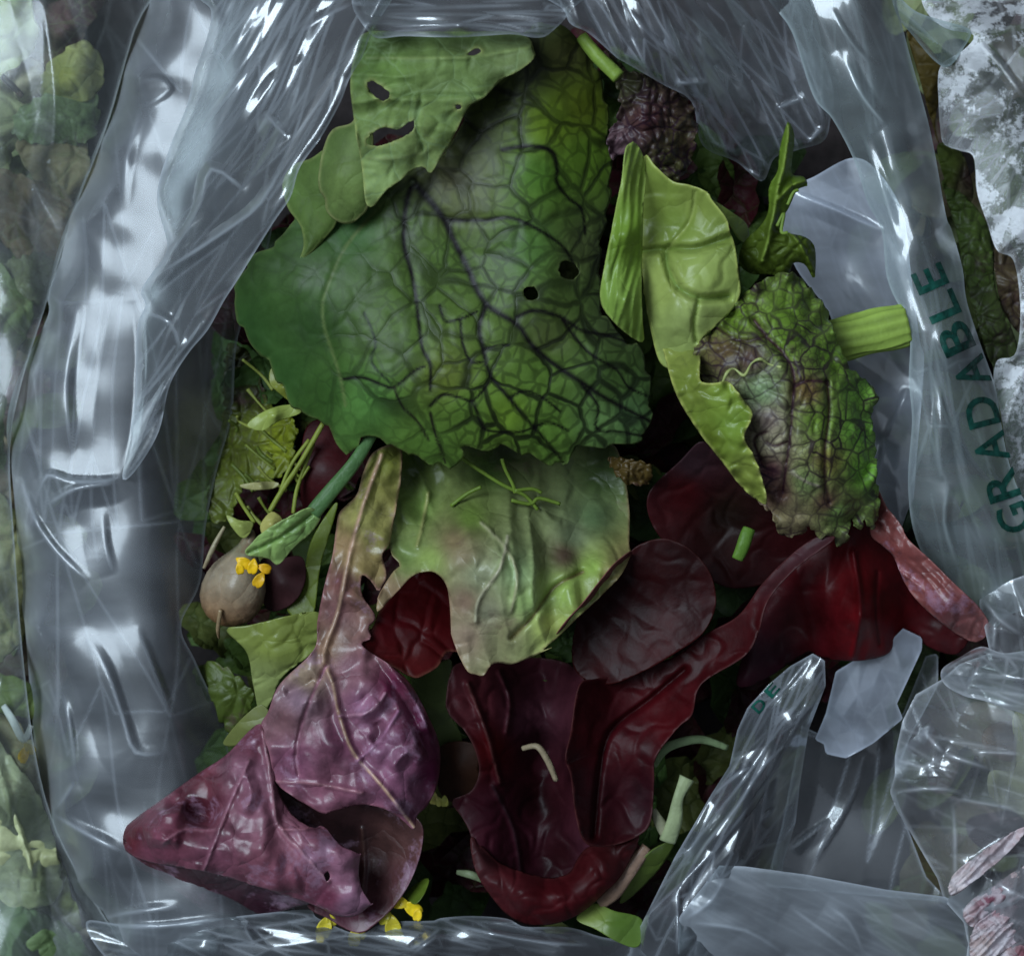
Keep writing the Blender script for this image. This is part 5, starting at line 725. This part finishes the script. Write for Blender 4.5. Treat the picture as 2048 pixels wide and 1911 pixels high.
for q in ((850, 830, 950, 900, 1060, 970, 1140, 1010), (1070, 840, 1090, 900, 1130, 980, 1140, 1020), (1140, 1010, 1230, 1000, 1280, 1020), (1120, 1060, 1220, 1080, 1270, 1050, 1380, 1080), (1140, 1010, 1200, 1040, 1260, 1110), (960, 990, 880, 1030, 800, 1090)):
    a = K(5, *q); tube('strand', [(*p, 5.2 - .1 * i, 3.6) for i, p in enumerate(a)], M_STEM, FT, (104, 128, 48), 8)
# ---- bits at the lower right of the pile
YS = thing('forked_stem', 1340, 1630, 3.6, 'pale forked stem piece at the right of the purple tongue leaf', 'stem')
tube('branch', [(*K(8, 1500, 1210)[0], 4.5, 16), (*K(8, 1545, 1080)[0], 4.7, 14), (*K(8, 1565, 960)[0], 4.8, 10), (*K(8, 1610, 855)[0], 4.8, 15)], M_STEM, YS, (150, 162, 122), 10, flat=.5)
tube('branch', [(*K(8, 1500, 1180)[0], 4.4, 12), (*K(8, 1460, 1110)[0], 4.6, 11), (*K(8, 1425, 1030)[0], 4.6, 5)], M_STEM, YS, (162, 162, 132), 10, flat=.5)
tag(tube('curved_stem', [(*K(8, 1425, 790)[0], 4.1, 6), (*K(8, 1470, 710)[0], 4.4, 9), (*K(8, 1560, 660)[0], 4.5, 9), (*K(8, 1690, 640)[0], 4.2, 8), (*K(9, 510, 610)[0], 3.9, 6)], M_STEM, None, (132, 152, 110), 10, flat=.6), 'arched grey green stem over the dark gap near the lower right fold', 'stem')
tag(tube('woody_twig', [(*K(8, 1120, 1560)[0], 4.0, 12), (*K(8, 1210, 1490)[0], 4.2, 14), (*K(8, 1300, 1360)[0], 4.3, 14), (*K(8, 1385, 1240)[0], 4.3, 10)], M_BULB, None, (150, 122, 104), 10, flat=.5), 'light brown stem along the right side of the purple tongue leaf', 'stem')
tag(sheet('green_leaf', K(8, 1235, 1560, 1300, 1400, 1410, 1265, 1540, 1215, 1470, 1350, 1340, 1490), Z(8, 1240, 1555, 3.3, 1530, 1220, 4.0, 1370, 1400, 3.9, 1340, 1480, 3.5), M_SPIN, None, step=10, lev=2, cols=(92, 116, 58)), 'narrow green leaf beside the light brown stem', 'leaf')
tag(sheet('green_leaf', K(8, 990, 1645, 1090, 1560, 1200, 1600, 1360, 1650, 1340, 1800, 1230, 1780, 1100, 1705), Z(8, 1000, 1645, 4.1, 1100, 1570, 4.0, 1350, 1660, 4.3, 1330, 1790, 4.4, 1180, 1680, 4.5), M_SPIN, None, step=11, lev=2, cols=CC(8, 1040, 1640, (128, 152, 84), 1250, 1690, (80, 112, 48))), 'green leaf lying on the bottom film below the brown stem', 'leaf')
tag(tube('grey_green_sprig', [(*K(8, 320, 1385)[0], 3.2, 5), (*K(8, 400, 1400)[0], 3.5, 8), (*K(8, 480, 1440)[0], 3.4, 4)], M_STEM, None, (116, 128, 96), 8, flat=.5), 'small grey green stem end in the dark gap left of the lip', 'stem')
# ---- yellow flowers
def flower(name, bits, label, zz):
    q = [K(k, x, y)[0] for (k, x, y, r, a, c) in bits]; m = np.mean(q, 0); t = thing(name, m[0], m[1], zz, label, 'flower')
    for (k, x, y, r, a, c), p in zip(bits, q):
        L, w = r * 1.1, r * .7; ca, sa = math.cos(math.radians(a)), math.sin(math.radians(a)); P_ = []
        for (u, v) in ((-1, 0), (-.7, .45), (-.1, .9), (.6, .95), (1, .45), (.88, 0), (1, -.45), (.6, -.95), (-.1, -.9), (-.7, -.45)):
            P_.append((p[0] + u * L * ca - v * w * sa, p[1] + u * L * sa + v * w * ca))
        o = sheet('petal', P_, [(*v_, zz + .35 - .25 * ((v_[0] - p[0])**2 + (v_[1] - p[1])**2) / (L * L)) for v_ in P_] + [(p[0], p[1], zz + .15)], M_SPIN, t, step=6, lev=1, cols=c)
Y1, Y2 = (232, 196, 30), (196, 190, 60)
flower('yellow_flower', [(4, 1290, 1390, 16, 30, Y1), (4, 1340, 1410, 15, 100, Y1), (4, 1400, 1420, 14, 20, (214, 170, 30)), (4, 1375, 1480, 16, 120, (206, 168, 34)), (4, 1270, 1420, 12, 80, Y1)], 'tiny yellow flower on the beige bulb', 5.5)
flower('yellow_flower', [(7, 1435, 1330, 22, 110, Y2), (7, 1460, 1300, 14, 60, Y2), (7, 1415, 1375, 12, 90, (214, 196, 60))], 'yellow green flower bud hanging under the purple leaf tip, over the bottom film', 4.15)
flower('yellow_flower', [(7, 1565, 1375, 18, 95, (210, 200, 70)), (7, 1590, 1360, 13, 40, Y2)], 'small yellow flower bud below the lowest tip of the purple leaf', 4.15)
flower('yellow_flower', [(7, 1820, 1250, 20, 30, (240, 220, 40)), (7, 1770, 1225, 18, 190, (216, 200, 50)), (7, 1735, 1330, 24, 80, Y2), (7, 1700, 1290, 15, 140, (186, 186, 60)), (7, 1755, 1360, 15, 60, (200, 200, 80)), (7, 1845, 1275, 13, 100, (240, 216, 50))], 'bright yellow flower cluster between the purple leaf and the tongue leaf', 4.15)
flower('pale_flower', [(8, 190, 970, 12, 100, (200, 200, 120)), (8, 215, 985, 11, 60, (190, 196, 110)), (8, 250, 985, 11, 90, (180, 190, 100))], 'pale greenish flower beside the edge of the upper purple lobe', 4.0)
tag(sheet('green_leaf', K(7, 1790, 1190, 1850, 1130, 1895, 1120, 1870, 1190, 1830, 1230), Z(7, 1800, 1190, 4.0, 1890, 1125, 4.2, 1840, 1200, 4.4), M_SPIN, None, step=8, lev=2, cols=(84, 108, 40)), 'tiny pointed green leaf next to the bright yellow flowers', 'leaf')
# ================================================================== round the bag
# loose leaf litter under everything outside the bag
Vs = []; Fs = []; Cs = []; pal = [(112, 124, 76), (96, 110, 66), (122, 110, 84), (92, 76, 66), (132, 140, 100), (84, 60, 62)]
for k in range(330):
    px_ = rr.uniform(-90, 110) if k % 2 else rr.uniform(1760, 2130); py_ = rr.uniform(-80, 2000); zc = rr.uniform(-3.8, .4); L = rr.uniform(50, 110); Wd = L * rr.uniform(.4, .7); th = rr.uniform(0, 6.28); b = len(Vs); c0 = lin(rr.choice(pal)); sd = rr.uniform(0, 99); n = 8
    for i in range(n):
        for j in range(6):
            s = i / (n - 1) * 2 - 1; t = (j / 5 * 2 - 1) * math.sqrt(max(0, 1 - s * s * .96))
            z = max(zc + .4 * t * t - .4 * s * s + .3 * math.sin(s * 4 + sd) * t, -4.2) / 100
            x, y = world_xy(px_ + s * L * math.cos(th) - t * Wd * math.sin(th), py_ + s * L * math.sin(th) + t * Wd * math.cos(th), z); Vs.append((x, y, z)); Cs.append((*c0, .3))
    for i in range(n - 1):
        for j in range(5): Fs.append((b + i * 6 + j, b + i * 6 + j + 1, b + (i + 1) * 6 + j + 1, b + (i + 1) * 6 + j))
tag(link('leaf_litter', Vs, Fs, M_BG, None, np.array(Cs)), 'loose layer of wilted leaves under and around the bags', 'leaves', kind='stuff')
# leaves on the ground at the left
def bgleaf(name, k, pts, z, c, label, mat=None, zz=None, **kw):
    P_ = np.array(K(k, *pts)); g = np.mean(P_, 0); P_ = [tuple(p) for p in (g + (P_ - g) * kw.pop('grow', 1.3))]
    tag(sheet(name, P_, zz or ([(*p, z - .25 + .25 * math.sin(3 * i)) for i, p in enumerate(P_)] + [(*g, z + .35)]), mat or M_BG, None, step=kw.pop('step', 14), lev=2, cols=c, pucker=kw.pop('pucker', (46, .14)), fine=.3, serr=kw.pop('serr', (8, 46, len(label))), ruffle=(.5, 30, 60, len(label)), **kw), label, 'leaf')
bgleaf('green_leaf', 14, (-60, -60, 140, -20, 160, 100, 190, 190, 140, 300, 60, 350, -60, 400), 2.4, (156, 174, 139), 'broad pale green leaf cut off by the top left corner', M_MATTE)
bgleaf('brown_leaf', 14, (160, 260, 260, 100, 420, 0, 520, -60, 560, 30, 480, 160, 420, 260, 340, 360, 220, 420), 1.5, CC(14, 250, 250, (105, 99, 85), 360, 130, (89, 63, 68), 450, 30, (78, 65, 71)), 'withered brown purple leaf right of the corner leaf')
bgleaf('grey_leaf', 14, (80, 420, 140, 360, 230, 400, 260, 470, 190, 560, 110, 540), 1.7, (153, 153, 136), 'small grey green leaf piece below the corner leaf')
bgleaf('yellow_green_leaf', 14, (260, 500, 300, 400, 400, 310, 490, 290, 560, 420, 500, 540, 360, 560), 1.9, CC(14, 380, 440, (145, 154, 90), 480, 400, (156, 163, 121), 300, 520, (144, 156, 107)), 'yellow green leaf beside the left cuff, upper one')
bgleaf('frilly_leaf', 14, (130, 700, 240, 600, 380, 570, 500, 580, 520, 680, 480, 780, 330, 800, 180, 780), 1.8, (109, 133, 99), 'frilly green leaf with white glints beside the left cuff', M_MUST2, serr=(12, 28))
bgleaf('olive_leaf', 14, (150, 860, 260, 800, 420, 810, 470, 950, 400, 1130, 280, 1080, 200, 980), 1.4, (142, 139, 116), 'olive brown leaf below the frilly green leaf at the left')
bgleaf('dull_green_leaf', 14, (-60, 480, 60, 520, 180, 600, 160, 720, 60, 880, 60, 1000, -60, 1060), 1.3, (134, 146, 116), 'dull green leaf on the left edge beside the frilly leaf')
bgleaf('brown_leaf', 14, (40, 1060, 200, 1100, 330, 1160, 390, 1250, 330, 1420, 240, 1500, 120, 1440, 20, 1280), 1.5, (121, 111, 95), 'flat brown leaf at the left edge below the olive leaf')
bgleaf('frilly_leaf', 14, (40, 1580, 130, 1530, 260, 1510, 310, 1620, 250, 1760, 150, 1800, 60, 1700), 1.6, (111, 122, 99), 'dull frilly leaf left of the middle cuff', M_MUST2, serr=(12, 24))
bgleaf('green_leaf', 4, (-60, -40, 60, -20, 140, 60, 130, 200, 60, 330, 20, 600, 30, 760, -60, 800), 1.9, (106, 126, 89), 'green leaf at the left edge beside the middle of the cuff')
bgleaf('brown_leaf', 4, (-60, 760, 30, 780, 70, 900, 70, 1060, -60, 1120), 1.3, (129, 120, 105), 'brown leaf at the left edge where the cuff bulges most')
bgleaf('olive_leaf', 4, (-60, 1120, 50, 1160, 110, 1300, 130, 1500, 110, 1700, -60, 1780), 1.8, (136, 142, 109), 'olive green leaf lying along the lower left cuff')
bgleaf('green_leaf', 15, (-60, 290, 60, 310, 190, 360, 200, 470, 120, 490, -60, 440), 1.8, (95, 115, 68), 'strip of green leaf above the white root at the left edge')
tag(tube('white_root', [(*K(15, 20, 450)[0], 2.3, 6), (*K(15, 70, 530)[0], 2.5, 8), (*K(15, 130, 640)[0], 2.5, 7), (*K(15, 175, 560)[0], 2.5, 5)], M_STEM, None, (217, 221, 214), 8, flat=.5), 'stringy white root beside the lower left cuff', 'root')
flower('yellow_flower', [(15, 135, 720, 15, 110, Y1), (15, 165, 690, 13, 40, (186, 174, 86)), (15, 130, 745, 10, 90, Y1)], 'tiny yellow flower at the edge of the lower left cuff', 2.2)
bgleaf('dull_green_leaf', 15, (30, 500, 120, 620, 220, 760, 240, 940, 190, 960, 110, 880, 20, 720, -40, 560), 1.5, (117, 117, 94), 'narrow dull leaf between the flower and the broad pale leaf')
bgleaf('broad_pale_leaf', 15, (-80, 660, 0, 740, 90, 860, 180, 980, 240, 1120, 270, 1250, 290, 1420, 200, 1480, 60, 1500, -80, 1480), 2.2, CC(15, 20, 900, (192, 206, 179), 120, 1050, (154, 170, 135), 60, 1200, (185, 201, 170), 200, 1300, (146, 159, 126)), 'broad pale green leaf on the lower left edge', M_PALE, veins=[(K(15, 0, 800, 60, 1000, 130, 1200, 180, 1400), 4, (173, 189, 157), .2)])
bgleaf('green_leaf', 15, (-80, 1560, 60, 1600, 200, 1640, 330, 1700, 420, 1800, 440, 1980, -80, 1980), 2.2, CC(15, 100, 1750, (101, 127, 97), 300, 1850, (84, 110, 77)), 'dark green leaf in the lower left corner', M_MATTE)
bgleaf('olive_leaf', 15, (270, 1280, 330, 1330, 380, 1480, 440, 1660, 430, 1780, 330, 1640, 290, 1480), 1.4, (113, 126, 77), 'narrow olive leaf hugging the lower left cuff')
tag(tube('dry_stalk', [(*K(15, 430, 1760)[0], 1.3, 10), (*K(15, 520, 1720)[0], 1.6, 11), (*K(15, 600, 1820)[0], 1.6, 9)], M_BULB, None, (143, 133, 120), 8), 'light brown dry stalk at the bottom left corner of the bag', 'stalk')
tag(tube('dry_stalk', [(*K(15, 560, 1900)[0], 1.2, 10), (*K(15, 640, 1840)[0], 1.3, 11), (*K(15, 740, 1880)[0], 1.2, 10)], M_BULB, None, (122, 111, 102), 8), 'dark brown dry stalk under the bottom film', 'stalk')
tag(tube('dark_twig', [(*K(14, 0, 430)[0], 1.9, 5), (*K(14, 60, 490)[0], 2.0, 7), (*K(14, 130, 560)[0], 1.9, 5)], M_BULB, None, (51, 48, 45), 8), 'thin dark twig under the corner leaf', 'twig')

LB = thing('flat_plastic_bag', 60, 950, 0.3, 'thin clear film of another bag lying over the leaves along the left edge', 'bag')
F_L = film_mat('thin_film', haze=.07, rough=.12, gain=1.5, ang=70, fine=.05, wet=.05, hcol=(205, 214, 216), mottle=(60, .62, .06, .6))
sheet('film', [(-120, -120), (330, -120), (270, 60), (215, 250), (150, 420), (95, 600), (45, 760), (20, 900), (30, 1100), (45, 1300), (70, 1500), (110, 1650), (190, 1800), (260, 1920), (260, 2010), (-120, 2010)],
      [(-100, y_, 2.6 + .5 * math.sin(y_ / 170)) for y_ in range(-100, 2000, 210)] + [(x_, y_, 2.9 + .5 * math.sin(y_ / 110 + 1)) for (x_, y_) in ((120, 0), (110, 200), (70, 400), (30, 600), (0, 850), (10, 1100), (20, 1350), (40, 1560), (70, 1750), (90, 1900))] + [(x_, y_, 2.2) for (x_, y_) in ((300, -50), (215, 250), (95, 600), (20, 900), (45, 1300), (110, 1650), (250, 1950))], F_L, LB, step=18, lev=2, thick=0,
      fc=((80, 70, 200, .26, 21), (60, 40, 110, .05, 22)), ridge=.1)
# neighbouring wet bag at the right
NB = thing('wet_plastic_bag', 1990, 350, 0.3, 'wet clear bag of greens covered in condensation, at the right edge', 'bag')
F_W = film_mat('wet_film', haze=.10, rough=.10, gain=3.4, ang=120, fine=.05, wet=.35, hcol=(246, 249, 254), mottle=(60, .49, .07, .85))
F_W2 = film_mat('wet_film_fold', haze=.28, rough=.1, gain=2.6, ang=135, fine=.06, hcol=(165, 185, 188))
wo = K(11, 330, 60, 450, 170, 620, 210, 560, 300, 420, 400, 410, 600, 420, 760, 440, 860, 530, 900, 620, 940, 640, 1150, 700, 1330, 760, 1500, 860, 1560, 900, 1855) + K(12, 870, 560, 760, 600, 740, 760, 780, 900, 820, 1150, 880, 1350, 930, 1560, 1100, 1560, 1100, 0) + K(11, 1100, 1500, 1100, 60, 800, 0, 600, -60, 330, -60)
sheet('wet_film', wo, Z(11, 340, 60, 3.6, 620, 210, 4.8, 420, 420, 3.6, 420, 760, 3.4, 620, 930, 3.7, 700, 560, 4.5, 640, 1150, 3.9, 880, 600, 4.9, 900, 1200, 4.4, 1080, 900, 4.2, 880, 1700, 3.9, 700, 0, 3.9) + Z(12, 760, 650, 4.1, 900, 700, 4.4, 830, 1150, 4.4, 930, 1500, 4.2, 1080, 1200, 4.2), F_W, NB, step=16, lev=2, thick=0, sm=True,
      fc=((130, 60, 160, .3, 23), (120, 24, 60, .08, 24)), crease=[(K(11, 640, 250, 780, 390, 930, 600), .7, 16)])
sheet('film_strip', K(11, 130, -60, 260, 60, 420, 120, 600, 180, 560, 290, 470, 400, 380, 360, 260, 220, 160, 90), Z(11, 140, -50, 4.6, 400, 100, 4.7, 590, 190, 5.0, 460, 390, 4.2, 260, 210, 4.4), F_W2, NB, step=14, lev=2, thick=0, fc=((40, 30, 200, .25, 25),))
def inb(name, k, pts, z, c, mat=None, **kw):
    P_ = K(k, *pts); g = np.mean(P_, 0)
    sheet(name, P_, [(*p, z - .25) for p in P_] + [(*g, z + .3)], mat or M_BG, NB, step=14, lev=2, cols=c, pucker=(30, .2), **kw)
inb('leaf', 11, (220, 180, 330, 260, 430, 400, 420, 560, 390, 740, 420, 880, 360, 700, 300, 480), 2.3, (92, 82, 44))
inb('leaf', 11, (400, 880, 480, 870, 560, 930, 620, 1150, 560, 1250, 470, 1140), 2.9, CC(11, 450, 1000, (78, 96, 44), 600, 1050, (50, 40, 40)))
inb('leaf', 11, (430, 1080, 540, 1150, 650, 1260, 720, 1400, 740, 1700, 680, 1855, 580, 1700, 520, 1400), 3.0, (76, 100, 50), M_MUST2, fine=.5)
inb('leaf', 12, (560, 0, 720, 0, 760, 200, 880, 500, 860, 640, 740, 640, 620, 300), 3.1, (70, 88, 50), M_MUST2, fine=.6)
inb('leaf', 11, (740, 1480, 820, 1440, 900, 1560, 980, 1760, 900, 1990, 780, 1800), 2.9, (84, 76, 60), M_MUST2, fine=.6)
inb('leaf', 11, (440, 260, 560, 240, 700, 360, 860, 600, 900, 800, 700, 820, 520, 640, 440, 420), 2.2, (88, 96, 72))
inb('leaf', 12, (740, 560, 900, 560, 1080, 800, 1100, 1300, 950, 1500, 820, 1100), 2.4, (120, 140, 130))
inb('leaf', 11, (620, 800, 860, 640, 1080, 900, 1080, 1500, 860, 1500, 700, 1300), 2.0, (110, 126, 100))
inb('dry_stem', 11, (560, -60, 900, -60, 880, 60, 800, 180, 660, 120), 3.0, (84, 72, 62))

# knotted bag at the lower right corner
KB = thing('knotted_bag', 1960, 1600, 0.3, 'small gathered clear bag of white veined purple leaves in the lower right corner', 'bag')
F_K = film_mat('gathered_film', haze=.18, rough=.11, gain=3.4, ang=10, fine=.04, hcol=(240, 244, 252))
ko = K(13, 640, 470, 590, 240, 600, 200, 700, 150, 860, 90, 860, 800, 860, 1960, 520, 1960, 540, 1800, 520, 1700, 430, 1600, 400, 1500, 300, 1330, 210, 1180, 182, 1105, 205, 1030, 205, 940, 240, 780, 300, 660, 420, 590, 500, 520)
kz = Z(13, 600, 220, 4.6, 800, 110, 4.8, 700, 300, 5.6, 850, 400, 5.8, 650, 460, 5.5, 420, 590, 4.6, 300, 680, 4.0, 210, 940, 4.3, 185, 1105, 4.6, 420, 930, 5.9, 300, 1080, 5.7, 500, 1090, 6.0, 600, 950, 6.0, 800, 800, 6.0, 800, 1100, 6.2, 300, 1330, 3.6, 430, 1600, 3.8, 500, 1350, 5.0, 700, 1350, 5.8, 520, 1650, 5.0, 800, 1650, 6.0, 560, 1900, 4.6, 820, 1900, 5.6)
sheet('film', ko, kz, F_K, KB, step=13, lev=2, thick=0, sm=False, fc=((16, 44, 300, .42, 26), (80, 40, 260, .14, 27)), ridge=.16,
      crease=[(K(13, 600, 215, 680, 310, 790, 390), .7, 34), (K(13, 330, 820, 430, 930), .7, 34), (K(13, 430, 930, 520, 960, 640, 1000), .7, 36), (K(13, 205, 950, 340, 990, 420, 930), .7, 34), (K(13, 190, 1105, 400, 1090, 520, 1110), .8, 34), (K(13, 430, 1130, 780, 1180), .3, 20), (K(13, 210, 1150, 330, 1380, 430, 1570), .5, 26), (K(13, 470, 1150, 480, 1300, 480, 1520), .5, 36), (K(13, 660, 330, 660, 470), .4, 16), (K(13, 560, 920, 790, 930), .4, 10), (K(13, 440, 1570, 600, 1400, 790, 1280), .4, 14), (K(13, 350, 1750, 470, 1640), .4, 14)])
sheet('gathered_neck', K(13, 420, 545, 500, 490, 600, 440, 700, 470, 860, 480, 860, 740, 740, 730, 620, 690, 520, 665, 430, 610), Z(13, 425, 560, 6.0, 600, 450, 6.2, 850, 490, 6.6, 600, 570, 6.9, 850, 610, 7.2, 440, 610, 5.9, 620, 690, 6.2, 850, 735, 6.4), F_K, KB, step=11, lev=2, thick=0, fc=((8, 26, 160, .3, 28), (50, 30, 70, .12, 29)), crease=[(K(13, 430, 605, 520, 660, 640, 690, 800, 740), .45, 10), (K(13, 420, 560, 520, 490, 640, 450), .4, 10), (K(13, 530, 640, 600, 500), .4, 10)], curl=(-.3, 12))
inner = lambda name, pts, z, c, mat, **kw: sheet(name, K(13, *pts), [(*p, z - .2) for p in K(13, *pts)] + [(*np.mean(K(13, *pts), 0), z + .4)], mat, KB, step=12, lev=2, cols=c, **kw)
inner('stalk', (745, 760, 860, 750, 860, 1240, 760, 1200, 720, 1180, 640, 1130, 640, 1010, 760, 990), 4.9, (196, 204, 168), M_STEM)
inner('leaf', (600, 860, 640, 800, 720, 780, 750, 800, 750, 960, 640, 930), 4.5, (126, 108, 92), M_BG)
inner('leaf', (540, 1230, 700, 1190, 860, 1180, 860, 1330, 700, 1400, 560, 1330), 4.2, (108, 64, 76), M_RED)
M_RAD = leaf_mat('white_ribbed_leaf', veinc=(214, 208, 214), vscale=70, vw=.09, bump=.3, rough=.4, vary=.25, spots=((206, 196, 206), 60, .5, .7))
for j, q in enumerate(((450, 1540, 480, 1480, 600, 1380, 780, 1270, 800, 1290, 700, 1400, 560, 1520, 470, 1580), (520, 1640, 640, 1540, 860, 1420, 860, 1560, 700, 1640, 560, 1720), (560, 1740, 700, 1620, 860, 1540, 860, 1700, 720, 1820, 570, 1900), (600, 1960, 700, 1830, 860, 1700, 860, 1960))):
    P_ = K(13, *q); inner('white_rib' if j == 0 else 'purple_leaf', q, 5.9 - .15 * j if j else 6.5, CC(13, 500, 1540, (200, 196, 214), 700, 1380, (186, 176, 196), 650, 1600, (124, 78, 102), 800, 1500, (190, 180, 196), 700, 1720, (170, 156, 176), 820, 1650, (112, 60, 88), 640, 1850, (186, 178, 190), 800, 1880, (120, 70, 90)), M_RAD, fine=.8, pucker=(30, .15), wr=((140, 16, 200, .2, 5 + j),))
# dark greens seen in the gap at the lower right
bgleaf('shaded_green_leaf', 13, (200, 700, 280, 560, 340, 440, 390, 470, 330, 620, 260, 760, 230, 790), 1.2, (60, 76, 50), 'dark green leaf in the narrow gap beside the gathered bag')
tag(tube('shaded_twig', [(*K(12, 205, 1620)[0], 3.9, 7), (*K(12, 250, 1540)[0], 4.0, 12), (*K(12, 290, 1430)[0], 3.9, 8)], M_STEM, None, (40, 56, 40), 8, flat=.5), 'short dark green stem inside the film right of the frilled leaf', 'stem')

# ---- things of one kind share a group
for o in COL.objects:
    if o.parent is None and 'category' in o and 'group' not in o and o.get('kind') is None:
        x = o.location.x; n = o.name.split('.')[0]
        if 'flower' in n: o['group'] = 'small flowers scattered among the leaves'
        elif n == 'red_lettuce_leaf': o['group'] = 'red lettuce leaves in the open bag'
        elif n == 'purple_lettuce_leaf': o['group'] = 'purple lettuce leaves in the open bag'
        elif o['category'] == 'leaf': o['group'] = 'wilted leaves along the left edge' if x < -.142 else 'small green and brown leaves in the open bag' if n in ('green_leaf', 'brown_leaf', 'frilly_leaf') else 'mixed salad leaves in the open bag'
        elif n == 'dry_stalk': o['group'] = 'dry stalks under the bag corner'
        elif o['category'] == 'stem': o['group'] = 'loose stem pieces in the open bag'
